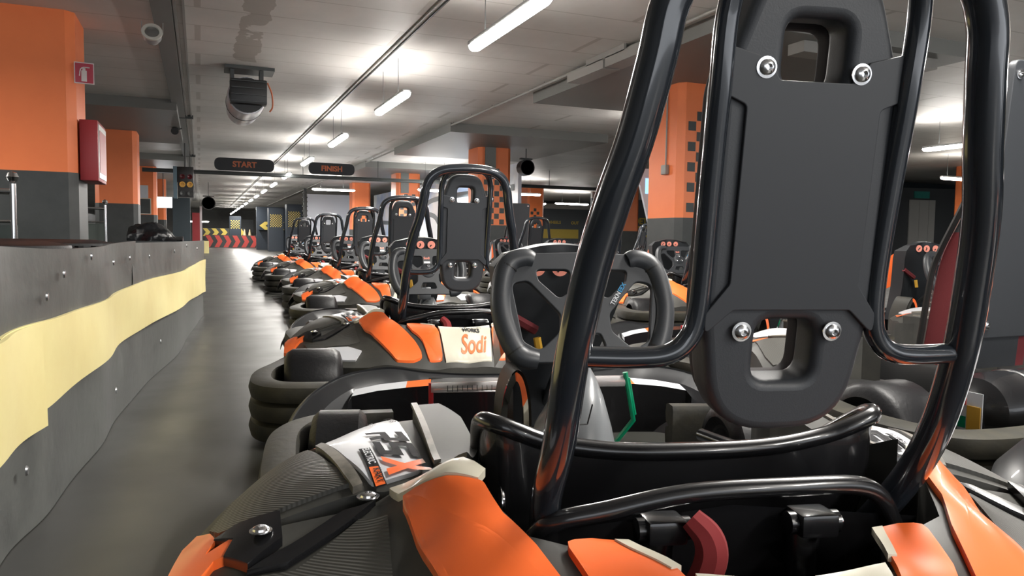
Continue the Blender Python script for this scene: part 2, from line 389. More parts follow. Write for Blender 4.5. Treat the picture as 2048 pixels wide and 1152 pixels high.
    for s in (-1,1):
        b=B();mxb=Matrix.Translation((s*.088,.085,.352))
        box(b,-.022,.022,-.02,.02,-.012,.014,M_shell,.004,mxb)
        lathe(b,[(.013,-.03),(.013,.03)],M_shell,mxb@Matrix.Rotation(R(90),4,'Y'),16)
        lathe(b,[(.018,-.07),(.02,-.02),(.012,0)],M_shell,mxb@Matrix.Translation((0,.02,0)),16)
        b.build('clamp_bracket',root)
        bolt(root,Matrix.Translation((s*.088+.031,.085,.352))@Matrix.Rotation(R(90),4,'Y'),.007)
        bolt(root,frame((s*.268-.012*s,.165,.362),(0,1,0),(0,0,s*-1)),.012)
    b=B();tube(b,[(-.30,.02,.305),(.30,.02,.305)],.010,M_tube,12,1);tube(b,[(-.2,.02,.30),(-.2,.17,.30)],.012,M_tube,10,1);tube(b,[(.2,.02,.30),(.2,.17,.30)],.012,M_tube,10,1);b.build('crossbar',root)
    b=B();tube(b,[(-.066,.06,.372),(-.052,.048,.356),(-.05,.042,.335),(-.062,.04,.31),(-.085,.045,.285)],lambda t:.013+.005*math.sin(t*3),M_redlt,8,5)
    b.build('red_strap',root)
    # ---- chassis
    b=B();box(b,-.33,.33,-.2,1.45,.045,.06,M_black,.004)
    for s in (-1,1):
        tube(b,[(s*.3,-.25,.06),(s*.34,.2,.06),(s*.34,.8,.06),(s*.25,1.2,.06),(s*.2,1.6,.06)],.016,M_tube,10,4)
        box(b,s*.33-(.10 if s>0 else .18),s*.33+(.18 if s>0 else .10),.2,.78,.06,.22,M_black,.02)
    tube(b,[(-.5,.0,.135),(.5,.0,.135)],.02,M_alu,12,1);tube(b,[(-.48,1.1,.13),(.48,1.1,.13)],.014,M_tube,10,1)
    b.build('chassis',root)
    b=B();box(b,-.2,.2,-.12,.1,.07,.24,M_black,.02)
    for k in range(3): lathe(b,[(.03,0),(.03,.01),(.012,.012),(.012,.0)],M_silver,Matrix.Translation((-.03+.05*k,-.02,.245)),20)
    b.build('motor_housing',root)
    for x,y,r,w in ((-.545,-.02,.14,.2),(.545,-.02,.14,.2),(-.50,1.1,.13,.13),(.50,1.1,.13,.13)):
        s=1 if x>0 else -1;mxw=Matrix.Translation((x,y,r))@Matrix.Rotation(R(90),4,'Y')
        b=B();h=w/2;lathe(b,[(r*.55,-h*.8),(r*.72,-h),(r*.9,-h*.92),(r,-h*.7),(r,h*.7),(r*.9,h*.92),(r*.72,h),(r*.55,h*.8)],M_tyre,mxw,32)
        wh=b.build('wheel',root)
        b=B();lathe(b,[(0,-h*.5),(r*.4,-h*.5),(r*.5,-h*.8),(r*.56,-h*.82),(r*.56,h*.82),(r*.5,h*.8),(r*.4,h*.5),(0,h*.5)],M_black,mxw,24);b.build('rim',wh)
    # ---- bumper ring
    half=[(0,-.385),(-.35,-.385),(-.56,-.375),(-.67,-.34),(-.72,-.26),(-.73,-.14),(-.715,-.02),(-.675,.10),(-.635,.24),(-.595,.42),(-.585,.62),(-.615,.85),(-.635,1.05),(-.625,1.16),(-.585,1.245),(-.5,1.29),(-.38,1.305)]
    path=[Vector((x,y,0)) for x,y in half]
    full=[Vector((-p.x,p.y,0)) for p in path[::-1]]+path[1:]
    full=[p for p in catmull(full,4)]
    prof=[]
    for k in range(3):
        z0=.028+k*.064
        prof+= [(.004,z0),(-.020,z0+.006),(-.026,z0+.03),(-.020,z0+.054),(.002,z0+.061)]
    prof=[(-o,z) for o,z in prof]          # outward = left of travel here flipped below
    prof=[(.045,.03)]+[( -p[0],p[1]) for p in prof]+[(.045,.218),(.052,.205)]
    prof=[(-o,z) for o,z in prof]
    b=B();sweep_profile(b,full,[( o,z) for o,z in prof],M_rubber,closed=False);b.build('bumper',root)
    # ---- nose: crescent guard
    b=B();top=[(-.645,1.33,.17),(-.625,1.40,.205),(-.585,1.47,.24),(-.52,1.54,.266),(-.44,1.585,.276),(-.37,1.6,.277),(-.28,1.61,.262),(-.15,1.625,.25),(0,1.63,.248)]
    top=top+[(-x,y,z) for x,y,z in top[::-1][1:]];tp=catmull(top,4);rows=[]
    for i,p in enumerate(tp):
        t=abs(p.x)/.65;ins=Vector((-p.x*.07,-.03,0))
        rows.append([p+ins*2+Vector((0,-.03,-p.z+.09)),p+ins*1.4+Vector((0,-.02,-.085)),p+ins+Vector((0,-.01,-.03)),p+Vector((0,0,-.006)),p,p+Vector((p.x*.02,.022,-.01)),p+Vector((p.x*.06,.06,-.06)),p+Vector((p.x*.07,.075,-.13 if p.z>.2 else -.1))])
    loft(b,rows,M_nose);b.build('nose_guard',root)
    b=B()
    for s in (-1,1):
        r0=[(s*-.50,1.43,.205),(s*-.49,1.45,.222),(s*-.42,1.47,.232),(s*-.34,1.48,.238),(s*-.27,1.485,.242)]
        r1=[(x*.985,y+.035,z+.012) for x,y,z in r0]
        r2=[(x,y+.01,.09) for x,y,z in r0]
        loft(b,[r0[:4],r1[:4]],M_white);loft(b,[r0[3:],r1[3:]],M_orange);loft(b,[r0,r2],M_shell)
    r0=[(-.27,1.485,.242),(0,1.49,.238),(.27,1.485,.242)]
    loft(b,[r0,[(x,y+.01,.09) for x,y,z in r0]],M_shell);loft(b,[r0,[(x,y+.1,z+.004) for x,y,z in r0]],M_shell)
    b.build('nose_fairing',root)
    # ---- side fairings
    for s in (-1,1):
        b=B();base=[(-.285,.27),(-.285,.60),(-.30,.655),(-.36,.645),(-.40,.70),(-.46,.71),(-.53,.60),(-.60,.45),(-.645,.36),(-.64,.30),(-.545,.285),(-.41,.30),(-.37,.285)]
        patch(b,base,M_grey,0,s,skirt_to=.11)
        patch(b,[(-.523,.545),(-.565,.475),(-.60,.41),(-.62,.35),(-.60,.315),(-.545,.30),(-.43,.315),(-.47,.40)],M_rib,.006,s,skirt=.008)
        lab=[(-.368,.575),(-.385,.645),(-.43,.69),(-.475,.60),(-.485,.52),(-.445,.40),(-.405,.305),(-.38,.31),(-.337,.315)]
        lab=[(x,y) for x,y in round_poly(lab,.02,3)]
        patch(b,lab,M_white,.006,s,skirt=.006)
        patch(b,[(-.49,.60),(-.47,.655),(-.505,.60),(-.512,.535),(-.495,.51)],M_orange,.004,s)
        patch(b,[(-.49,.52),(-.497,.50),(-.443,.33),(-.43,.30),(-.418,.305),(-.45,.40)],M_ridge,.010,s,skirt=.01)
        fr=b.build('side_fairing',root)
        # fin
        b=B();o=[(-.345,.60),(-.30,.62),(-.272,.50),(-.262,.34),(-.29,.22),(-.322,.30)]
        hfin=lambda x,y:H(x,y)+.012+.012*max(0,(y-.3)/.3)
        patch(b,o,M_ridge if False else M_grey,.004,s,skirt_to=.2,hf=hfin)
        patch(b,[(-.348,.603),(-.338,.606),(-.316,.30),(-.325,.30)],M_ridge,.008,s,hf=hfin,skirt=.006)
        b.build('inner_fin',fr)
        # lettering (reads from the kart's side)
        ang=R(-90) if s<0 else R(90)
        def TX(txt,size,cx,cy,m,bold=0,shear=0,sx=1,off=.0095):
            a=ang+(.19 if s<0 else -.19)
            drape_mesh(b,text_mesh(txt,size,0,bold,shear),m,cx if s<0 else -cx,cy,a,off,hf=H,sx=sx)
        b=B()
        G=[([(0,0),(.28,0),(.28,.36),(.48,.36),(.68,0),(1,0),(.78,.36),(1,.36),(1,1),(0,1),(0,.8),(.7,.8),(.7,.56),(0,.56)],M_ink),([(0,0),(1,0),(1,.6),(.3,.6),(.3,.8),(1,.8),(1,1),(0,1),(0,.4),(.7,.4),(.7,.2),(0,.2)],M_ink),([(0,0),(.3,0),(.5,.3),(.7,0),(1,0),(.66,.5),(1,1),(.7,1),(.5,.7),(.3,1),(0,1),(.34,.5)],M_orange)]
        for gi,(pg,gm) in enumerate(G):
            q=[]
            for u,v in pg:
                t_=(gi*1.12+u*.98+v*.22)/3.45
                if s>0: t_=1-t_
                q.append((-.423+.042*t_+.055*v,.515-.215*t_-.010*v))
            patch(b,q,gm,.0092,s)
        bx=[(-.428,.420),(-.412,.420),(-.386,.292),(-.402,.292)]
        patch(b,bx,M_ink,.0085,s);patch(b,[(-.411,.343),(-.3985,.343),(-.388,.295),(-.4005,.295)],M_orange,.0092,s)
        TX('ELECTRIC',.014,-.4125,.381,M_white,.0003,0,1.05,.0106);TX('KART',.014,-.3975,.318,M_black,.0003,0,1.05,.0106)
        TX('RS SAAR',.016,-.385,.60,M_ink,0,0,1.2);TX('RK-5',.014,-.415,.585,M_black,0,0,1.2)
        b.build('fairing_lettering',fr)
        bolt(fr,Matrix.Translation((s*.41,.283,H(.41,.283)+.006)),.011)
    # ---- rear fairing
    b=B();lh=[(0,-.145),(-.14,-.145),(-.27,-.14),(-.36,-.125),(-.47,-.06),(-.57,.03),(-.63,.12),(-.65,.24),(-.635,.295),(-.54,.275),(-.41,.27),(-.375,.285),(-.345,.235),(-.32,.215),(-.285,.17),(-.24,.075),(-.2,.06),(-.155,.055),(-.115,-.03),(0,-.045)]
    for s in (-1,1): patch(b,lh,M_grey,0,s,skirt_to=.16)
    for s in (-1,1):
        patch(b,[(-.318,.225),(-.345,.255),(-.383,.277),(-.372,.232),(-.33,.195),(-.282,.163),(-.272,.178),(-.295,.212)],M_cream,.010,s,skirt=.01)
        patch(b,round_poly([(-.277,.157),(-.33,.190),(-.374,.227),(-.352,.14),(-.325,.03),(-.292,-.06),(-.262,-.125),(-.20,-.125),(-.165,-.115),(-.20,-.04),(-.235,.05),(-.262,.10)],.012,2),M_orange,.010,s,skirt=.01)
        patch(b,round_poly([(-.205,.056),(-.175,.058),(-.145,.052),(-.115,-.01),(-.10,-.06),(-.095,-.125),(-.145,-.125),(-.162,-.07),(-.19,-.01)],.01,2),M_orange,.009,s,skirt=.009)
        patch(b,[(-.385,.21),(-.375,.06),(-.42,.075),(-.50,.12),(-.56,.15),(-.575,.20),(-.49,.185),(-.42,.24)],M_rib,.005,s,skirt=.006)
        patch(b,[(-.60,.13),(-.50,.105),(-.42,.055),(-.375,-.01),(-.40,-.06),(-.47,-.02),(-.55,.055)],M_white,.007,s,skirt=.006)
        patch(b,[(-.40,.262),(-.42,.245),(-.50,.195),(-.545,.20),(-.50,.225),(-.44,.262)],M_shell,.010,s,skirt=.008)
        # orange flame at the outer corner
        patch(b,[(-.648,.325),(-.635,.345),(-.612,.318),(-.598,.285),(-.605,.262),(-.575,.268),(-.562,.235),(-.59,.238),(-.605,.215),(-.63,.17),(-.65,.20)],M_orange,.012,s,skirt=.012,edge=.015)
        patch(b,[(-.575,.295),(-.60,.285),(-.572,.262),(-.578,.235),(-.545,.205),(-.51,.235),(-.52,.285)],M_shell,.014,s,skirt=.012,edge=.015)
    for s in (-1,1):
        patch(b,[(-.098,-.03),(0,-.043),(0,-.13),(-.085,-.13),(-.092,-.08)],M_cream,.009,s,skirt=.009)
        patch(b,[(-.138,.050),(-.152,.052),(-.118,-.02),(-.108,-.02)],M_cream,.011,s,skirt=.008)
    rf=b.build('rear_fairing',root)
    b=B();drape_mesh(b,text_mesh('Sodi',.055,0,.001,.3),M_orange,.02,-.098,0,.0125)
    drape_mesh(b,text_mesh('WORKS',.018,0,.0008),M_black,.02,-.062,0,.0125);drape_mesh(b,text_mesh('PERFORMANCE KARTS',.008),M_black,.02,-.050,0,.0125);b.build('rear_lettering',rf)
    for s in (-1,1): bolt(rf,Matrix.Translation((s*.537,.247,H(.537,.247)+.018)),.010)
    return root
# ------------------------------------------------------------------ room materials
def mat_floor():
    m=bpy.data.materials.new('painted_floor');m.use_nodes=True;nt=m.node_tree;b=nt.nodes['Principled BSDF'];N=nt.nodes.new;L=nt.links.new
    tc=N('ShaderNodeTexCoord');n=N('ShaderNodeTexNoise');n.inputs['Scale'].default_value=.9;n.inputs['Detail'].default_value=8;n.inputs['Roughness'].default_value=.6
    L(tc.outputs['Object'],n.inputs['Vector']);r=N('ShaderNodeValToRGB');r.color_ramp.elements[0].position=.3;r.color_ramp.elements[1].position=.75
    r.color_ramp.elements[0].color=(.027,.027,.024,1);r.color_ramp.elements[1].color=(.06,.06,.054,1)
    L(n.outputs['Fac'],r.inputs['Fac']);L(r.outputs['Color'],b.inputs['Base Color'])
    n2=N('ShaderNodeTexNoise');n2.inputs['Scale'].default_value=3;n2.inputs['Detail'].default_value=5;L(tc.outputs['Object'],n2.inputs['Vector'])
    mr=N('ShaderNodeMapRange');mr.inputs['To Min'].default_value=.24;mr.inputs['To Max'].default_value=.5;L(n2.outputs['Fac'],mr.inputs['Value']);L(mr.outputs['Result'],b.inputs['Roughness'])
    bp=N('ShaderNodeBump');bp.inputs['Strength'].default_value=.12;bp.inputs['Distance'].default_value=.004;L(n2.outputs['Fac'],bp.inputs['Height']);L(bp.outputs['Normal'],b.inputs['Normal'])
    return m
def mat_ceiling():
    m=bpy.data.materials.new('painted_ceiling');m.use_nodes=True;nt=m.node_tree;b=nt.nodes['Principled BSDF'];N=nt.nodes.new;L=nt.links.new
    tc=N('ShaderNodeTexCoord');n=N('ShaderNodeTexNoise');n.inputs['Scale'].default_value=.45;n.inputs['Detail'].default_value=7;n.inputs['Roughness'].default_value=.6
    L(tc.outputs['Object'],n.inputs['Vector']);r=N('ShaderNodeValToRGB');r.color_ramp.elements[0].position=.3;r.color_ramp.elements[1].position=.7
    r.color_ramp.elements[0].color=(.56,.54,.51,1);r.color_ramp.elements[1].color=(.80,.78,.75,1)
    L(n.outputs['Fac'],r.inputs['Fac'])
    mp=N('ShaderNodeMapping');mp.inputs['Scale'].default_value=(.14,.42,1);L(tc.outputs['Object'],mp.inputs['Vector'])
    br=N('ShaderNodeTexBrick');br.inputs['Scale'].default_value=1;br.inputs['Mortar Size'].default_value=.004;br.inputs['Color1'].default_value=(1,1,1,1);br.inputs['Color2'].default_value=(.95,.95,.95,1);br.inputs['Mortar'].default_value=(.55,.53,.5,1)
    L(mp.outputs['Vector'],br.inputs['Vector']);mx=N('ShaderNodeMix');mx.data_type='RGBA';mx.blend_type='MULTIPLY';mx.inputs['Factor'].default_value=.6
    L(r.outputs['Color'],mx.inputs['A']);L(br.outputs['Color'],mx.inputs['B']);
    # brown damp stain running along the slab joint
    sp=N('ShaderNodeSeparateXYZ');L(tc.outputs['Object'],sp.inputs[0])
    ns=N('ShaderNodeTexNoise');ns.inputs['Scale'].default_value=3;ns.inputs['Detail'].default_value=6;L(tc.outputs['Object'],ns.inputs['Vector'])
    def mth(op,a,c):
        n_=N('ShaderNodeMath');n_.operation=op
        for i_,v_ in enumerate((a,c)):
            if isinstance(v_,(int,float)): n_.inputs[i_].default_value=v_
            elif v_ is not None: L(v_,n_.inputs[i_])
        return n_.outputs[0]
    dx=mth('ABSOLUTE',mth('SUBTRACT',sp.outputs['X'],.47),None)
    wob=mth('MULTIPLY',ns.outputs['Fac'],.22);inx=mth('LESS_THAN',dx,wob)
    iny=mth('LESS_THAN',sp.outputs['Y'],9.1);brk=mth('GREATER_THAN',ns.outputs['Fac'],.44)
    msk=mth('MULTIPLY',mth('MULTIPLY',mth('MULTIPLY',inx,iny),brk),.5)
    st=N('ShaderNodeMix');st.data_type='RGBA';L(msk,st.inputs['Factor']);L(mx.outputs['Result'],st.inputs['A']);st.inputs['B'].default_value=(.22,.18,.14,1)
    L(st.outputs['Result'],b.inputs['Base Color'])
    b.inputs['Roughness'].default_value=.5;b.inputs['Specular IOR Level'].default_value=.35
    mp2=N('ShaderNodeMapping');mp2.inputs['Scale'].default_value=(1.2,.35,1);L(tc.outputs['Object'],mp2.inputs['Vector'])
    n2=N('ShaderNodeTexNoise');n2.inputs['Scale'].default_value=2.2;n2.inputs['Detail'].default_value=3;L(mp2.outputs['Vector'],n2.inputs['Vector'])
    bp=N('ShaderNodeBump');bp.inputs['Strength'].default_value=.35;bp.inputs['Distance'].default_value=.03;L(n2.outputs['Fac'],bp.inputs['Height']);L(bp.outputs['Normal'],b.inputs['Normal'])
    return m
def mat_mural():
    m=bpy.data.materials.new('mural_print');m.use_nodes=True;nt=m.node_tree;b=nt.nodes['Principled BSDF'];N=nt.nodes.new;L=nt.links.new
    tc=N('ShaderNodeTexCoord');n=N('ShaderNodeTexNoise');n.inputs['Scale'].default_value=.55;n.inputs['Detail'].default_value=4;L(tc.outputs['Object'],n.inputs['Vector'])
    r=N('ShaderNodeValToRGB');r.color_ramp.elements[0].position=.42;r.color_ramp.elements[1].position=.6
    r.color_ramp.elements[0].color=(.42,.58,.85,1);r.color_ramp.elements[1].color=(.9,.95,1,1);L(n.outputs['Fac'],r.inputs['Fac']);L(r.outputs['Color'],b.inputs['Base Color']);b.inputs['Roughness'].default_value=.4
    return m
M_floor=mat_floor();M_ceil=mat_ceiling();M_mural=mat_mural()
M_colo=mat('column_orange',(.95,.24,.075),.42,var=(1.3,(.88,.21,.065),.06))
M_cold=mat('column_dark_grey',(.04,.045,.045),.5,var=(2,(.065,.07,.07),.08))
M_wall=mat('wall_grey',(.35,.35,.34),.6,var=(1,(.26,.26,.25),.05))
M_walld=mat('wall_dark',(.06,.066,.072),.6)
M_conv=mat('conveyor_rubber',(.05,.053,.05),.5,var=(5,(.10,.105,.098),.12),bump=(14,.4,.006))
M_convy=mat('yellow_rubber',(.74,.63,.28),.5,var=(2.5,(.82,.73,.36),.06),bump=(6,.3,.008))
M_yelp=mat('yellow_paint',(.72,.55,.12),.5)
M_redp=mat('red_barrier_paint',(.62,.08,.07),.45)
M_firered=mat('fire_red',(.33,.025,.03),.4)
M_signred=mat('sign_red',(.45,.03,.06),.4)
M_lamp=mat('lamp_diffuser',(1,1,1),.4,emit=((1,.97,.92),22))
M_lampw=mat('lamp_diffuser_warm',(1,1,1),.4,emit=((1,.9,.75),16))
M_house=mat('lamp_housing',(.35,.35,.35),.4)
M_beam=mat('beam_paint',(.05,.055,.055),.45)
M_pipe=mat('pipe_paint',(.3,.29,.27),.4)
M_beamc=mat('capital_paint',(.2,.2,.19),.5)
M_screen=mat('lit_monitor',(.9,.95,1),.3,emit=((.95,.98,1),6))
M_grscreen=mat('projection_cloth',(.72,.76,.84),.6)
M_steel=mat('brushed_steel',(.5,.5,.48),.35,metal=.25)
M_signor=mat('dull_orange_letters',(.5,.13,.05),.5)
M_fanwh=mat('fan_shell',(.78,.8,.84),.3,coat=.3)
M_teal=mat('teal_sign',(.04,.25,.22),.4)
M_amber=mat('amber_lens',(.6,.33,.05),.3)
def part(b,name,parent,label=None):
    o=b.build(name,parent)
    if label: o['label']=label
    return o
def struct(o): o['kind']='structure';return o
def thing(name,label,cat,loc=(0,0,0),rz=0,group=None): return tag(empty(name,loc,rz),label,cat,group)
ZC=2.6
# ------------------------------------------------------------------ shell
X0,X1,Y0,Y1=-7,24,-7,62
b=B();box(b,X0,X1,Y0,Y1,-.2,0,M_floor);struct(b.build('floor'))
b=B();box(b,X0,X1,Y0,Y1,ZC,ZC+.2,M_ceil);struct(b.build('ceiling'))
b=B();box(b,X0-.2,X0,Y0,Y1,0,ZC,M_wall);struct(b.build('wall_left'))
b=B();box(b,X1,X1+.2,Y0,Y1,0,ZC,M_walld);struct(b.build('wall_right'))
b=B();box(b,X0,X1,Y1,Y1+.2,0,ZC,M_wall);struct(b.build('wall_back'))
b=B();box(b,X0,X1,Y0-.2,Y0,2.3,ZC,M_wall);box(b,X0,-5,Y0-.2,Y0,0,2.3,M_wall);box(b,14,X1,Y0-.2,Y0,0,2.3,M_wall);struct(b.build('wall_front'))  # unseen wall; its wide opening is added to let fill daylight in
# ------------------------------------------------------------------ columns
def checker(b,x0,x1,z0,z1,y,cs,m,phase=0,gap=.9):
    n=int((x1-x0)/cs);k=int((z1-z0)/cs)
    for i in range(n):
        for j in range(k):
            if (i+j+phase)%2==0:
                cx=x0+(i+.5)*cs;cz=z0+(j+.5)*cs;h=cs*.5*gap
                b.add([(cx-h,y,cz-h),(cx+h,y,cz-h),(cx+h,y,cz+h),(cx-h,y,cz+h)],[[0,1,2,3]],m,False)
def octa(x0,x1,y0,y1,c): return [(x0+c,y0),(x1-c,y0),(x1,y0+c),(x1,y1-c),(x1-c,y1),(x0+c,y1),(x0,y1-c),(x0,y0+c)]
def column(x0,x1,y0,y1,split,label,check=None,top=ZC,upper=M_colo,panel=False):
    t=thing('column',label,'column',((x0+x1)/2,(y0+y1)/2,0));cx,cy=(x0+x1)/2,(y0+y1)/2
    def pr(z0,z1,m,g=0):
        o=octa(x0-cx-g,x1-cx+g,y0-cy-g,y1-cy+g,.07);b=B()
        loft(b,[[(x,y,z) for x,y in o] for z in (z0,z1)],m,closed_v=True,caps=True)
        b.sm=[False]*len(b.sm);return b
    part(pr(0,split,M_cold,.004),'lower_band',t)
    b=pr(split,top,upper)
    if check: checker(b,x0-cx+.10,x1-cx-.08,check[0],check[1],y0-cy-.004,check[2],M_cold,check[3] if len(check)>3 else 0)
    if panel: box(b,x0-cx+.12,x0-cx+.34,y0-cy-.03,y0-cy-.003,1.9,top,M_beamc)
    part(b,'painted_shaft',t);return t
column(-1.66,-1.0,7.72,8.42,1.2,'nearest orange column on the left, with dark base and fire extinguisher sign')
column(-1.66,-1.0,14.8,15.5,1.19,'second orange column on the left, partly behind the red cabinet',top=2.45)
column(-1.66,-1.06,22.3,23.0,1.18,'third orange column on the left, with white notice and framed board',top=2.45)
column(-1.66,-1.1,29.4,30.1,1.18,'fourth orange column on the left, far beyond the bright monitor')
column(5.02,5.70,7.3,8.0,.94,'nearest orange column on the right with large dark checks and a grey socket box',(1.0,2.25,.115),top=2.46)
column(5.02,5.70,14.0,14.7,.94,'orange checked column right behind the nearest small roll hoop',(.95,2.15,.11,1),panel=True,top=2.45)
column(5.02,5.70,20.7,21.4,.94,'orange checked column above the third kart in line',(1.0,1.95,.11),panel=True,top=2.45)
column(5.02,5.66,27.2,27.9,.94,'farthest orange checked column against the grey screen',(1.1,1.75,.115,1))
column(11.1,11.75,25.6,26.3,.95,'distant orange checked column under the long lit tube beyond the black seat board',(1.1,1.9,.12))
column(17.15,17.8,12.6,13.3,.95,'distant orange column at far right beside a warm lamp')
column(11.1,11.75,19.0,19.65,.95,'orange column partly behind the big slanting black tube')
M_dkcol=mat('dark_blue_column',(.025,.035,.05),.5)
for i,(x0,y0,lab) in enumerate(((3.35,33,'dark column with yellow checks left of the grey screen'),(2.75,34.5,'dark column with yellow checks beside the large yellow arrows'),(1.55,46,'farthest dark column with fine yellow checks above the red barrier'))):
    t=thing('column',lab,'column',(x0,y0,0));b=B();box(b,0,.62,0,.6,0,2.0-.12*i,M_dkcol)
    nn=.05 if i<2 else .07
    checker(b,.06,.6,1.05,1.75-.1*i,-.01,nn,M_yelp,0,.8);part(b,'painted_shaft',t)
# capitals (drop panels)
TR=0
b=B();box(b,3.9,6.9,12.3,16.3,2.45,ZC,M_beamc);struct(b.build('trim_%d'%(TR:=TR+1)))
b=B();box(b,3.9,6.9,19.4,22.9,2.45,ZC,M_beamc);struct(b.build('trim_%d'%(TR:=TR+1)))
b=B();box(b,4.08,6.9,5.2,9.3,2.46,ZC,M_beamc);struct(b.build('trim_%d'%(TR:=TR+1)))
b=B();box(b,-2.9,-.29,12.1,16.5,2.45,ZC,M_beamc);struct(b.build('trim_%d'%(TR:=TR+1)))
b=B();box(b,-2.9,-.29,20.2,24.5,2.45,ZC,M_beamc);struct(b.build('trim_%d'%(TR:=TR+1)))
# ------------------------------------------------------------------ ceiling services
b=B()
box(b,-.36,-.2,0,46,2.55,ZC-.002,M_beamc);box(b,-.19,-.165,0,46,2.57,ZC-.002,M_pipe)
box(b,-.12,-.10,0,46,2.575,ZC-.002,M_pipe)
for y in (6.6,13.5,20): box(b,-.38,-.08,y,y+.05,2.54,ZC-.003,M_beam)
tag(b.build('cable_duct'),'long stained cable duct along the ceiling above the lane','cable duct')
b=B();tube(b,[(1.83,-6,2.585),(1.83,55,2.585)],.011,M_pipe,8,1);tube(b,[(1.88,-6,2.588),(1.88,55,2.588)],.009,M_beam,8,1);tag(b.build('conduit'),'thin double conduit on the ceiling from which the lamp row hangs','conduit')
b=B();tube(b,[(3.92,-2,2.56),(3.92,50,2.56)],.018,M_pipe,10,1)
for k in range(40): tube(b,[(3.92,.5+k*.9,2.56),(3.92,.5+k*.9,ZC-.002)],.006,M_pipe,6,1)
tag(b.build('sprinkler_pipe'),'grey sprinkler pipe with brackets under the ceiling, right of the lamp row','pipe')
b=B();box(b,3.86,4.06,6.3,6.98,2.44,2.54,M_pipe);box(b,3.86,4.06,7.02,7.85,2.44,2.54,M_pipe);box(b,3.86,3.885,6.6,7.4,2.53,2.598,M_pipe);tag(b.build('unlit_lamp'),'unlit white lamp box beside the sprinkler pipe near the slanting black tube','lamp')
b=B();box(b,4.95,6.6,5.35,5.55,2.36,2.458,M_pipe);tag(b.build('cable_tray'),'pale tray across the ceiling above the nearest right column','cable tray')
# truss beam with signs
b=B();tube(b,[(-1.2,19.3,2.12),(11,19.3,2.12)],.035,M_beam,10,1);tube(b,[(-1.2,19.3,2.16),(11,19.3,2.16)],.02,M_beam,8,1)
for x in (-.2,2.35,4.2,6.6,9): tube(b,[(x,19.3,2.12),(x,19.3,2.595)],.008,M_beam,6,1)
tag(b.build('ceiling_beam'),'dark horizontal bar carrying the start and finish signs','beam')
def oval_sign(x,y,z,w,h,txt,lab):
    t=thing('hanging_sign',lab,'sign',(x,y,z))
    b=B();o=round_poly([(-w/2,-h/2,h*.5),(w/2,-h/2,h*.5),(w/2,h/2,h*.5),(-w/2,h/2,h*.5)],h*.5,8)
    b.mesh(plate_mesh([o],.02,.004,1),mat('sign_black',(.012,.014,.018),.5),frame((0,0,0),(1,0,0),(0,0,1)));part(b,'sign_board',t)
    b=B();b.mesh(text_mesh(txt,h*.62,.003,.006),M_signor,frame((0,-.028,0),(1,0,0),(0,0,1)));part(b,'sign_text',t)
oval_sign(.98,18.9,2.31,1.32,.29,'START','black rounded sign reading START')
oval_sign(2.98,18.9,2.31,1.1,.28,'FINISH','black rounded sign reading FINISH')
# lamps
def add_light(parent,loc,sx,sy,e,col=(1,.96,.9),rz=0):
    l=bpy.data.lights.new('lamp_light','AREA');l.shape='RECTANGLE';l.size=sx;l.size_y=sy;l.energy=e;l.color=col
    o=bpy.data.objects.new('lamp_light',l);COL.objects.link(o);o.location=loc;o.parent=parent;o.rotation_euler=(0,0,rz);return o
def lamp(x,y,lab,L=1.42,rz=0,z=2.17,m=M_lamp,e=30,grp=None,wires=True):
    t=thing('ceiling_lamp',lab,'lamp',(x,y,z),rz,grp)
    b=B();rows=[]
    for k,(yy,s) in enumerate([(-L/2,.25),(-L/2+.03,.8),(-L/2+.08,1),(L/2-.08,1),(L/2-.03,.8),(L/2,.25)]):
        rows.append([(.052*s*math.cos(a),yy,.045*s*math.sin(a)-.005) for a in [math.pi+math.pi*q/10 for q in range(11)]])
    loft(b,rows,m,closed_v=False,caps=False);part(b,'diffuser',t)
    b=B();box(b,-.05,.05,-L/2+.02,L/2-.02,0,.035,M_house,.01);part(b,'housing',t)
    if wires:
        b=B()
        for yy in (-L*.22,L*.30): tube(b,[(0,yy,.03),(0,yy,ZC-z-.003)],.003,M_beam,6,1)
        part(b,'suspension_wire',t)
    add_light(t,(0,0,-.07),.1,L,e)
    u=add_light(t,(0,0,.06),.1,L,e*.09);u.rotation_euler=(R(180),0,0)
    return t
order=['first lit tube of the central row, nearest and largest, cut by the top edge','second lit tube of the central row','third lit tube of the central row','fourth lit tube of the central row, left of the FINISH sign','fifth lit tube of the central row, just under the sign bar','sixth lit tube of the central row']
ys=[5.05,8.5,12.1,15.75,19.7,23.35,26.95,30.5,34.1,37.7,41.3,44.9,48.5,52.1,55.7]
for i,y in enumerate(ys):
    lamp(2.0,y,order[i] if i<6 else 'small lit tube in the far end of the central row',grp=None if i<6 else 'far tubes of the central lamp row',e=34 if i<8 else 22)
for i,y in enumerate((1.4,-2.2,-5.2)): lamp(2.0,y,'lit tube of the central row hanging behind the camera',grp='lit tubes of the row behind the camera',e=34)
lamp(3.95,24.65,'long lit tube across the aisle, left of the farthest checked column',1.35,R(90),z=2.17,e=95)
lamp(5.5,18.5,'lit tube seen inside the small roll hoop',.95,R(90),z=1.88,e=80)
lamp(9.5,22.4,'lit tube beside the distant orange checked column',1.3,R(90),z=2.12,e=60)
lamp(13.9,27.6,'small lit tube over the dark wall with yellow writing',1.5,R(90),z=2.14,e=60)
lamp(12.3,27.0,'tiny round-looking lit tube right of the distant column',.6,R(0),z=2.06)
lamp(6.35,9.9,'lit tube just right of the big slanting black tube',.6,R(0),z=2.17)
lamp(14.9,11.5,'warm lit tube at far right in front of the orange column',.9,R(90),z=2.1,m=M_lampw)
lamp(7.6,3.0,'added fill tube over the right-hand karts, out of view',1.4,R(0),e=45)  # unseen fixture, added to supply light from the right
lamp(-4.2,6.0,'added fill tube left of the barrier, out of view',1.4,R(0),e=75)  # added fixture outside the frame, lights the left column
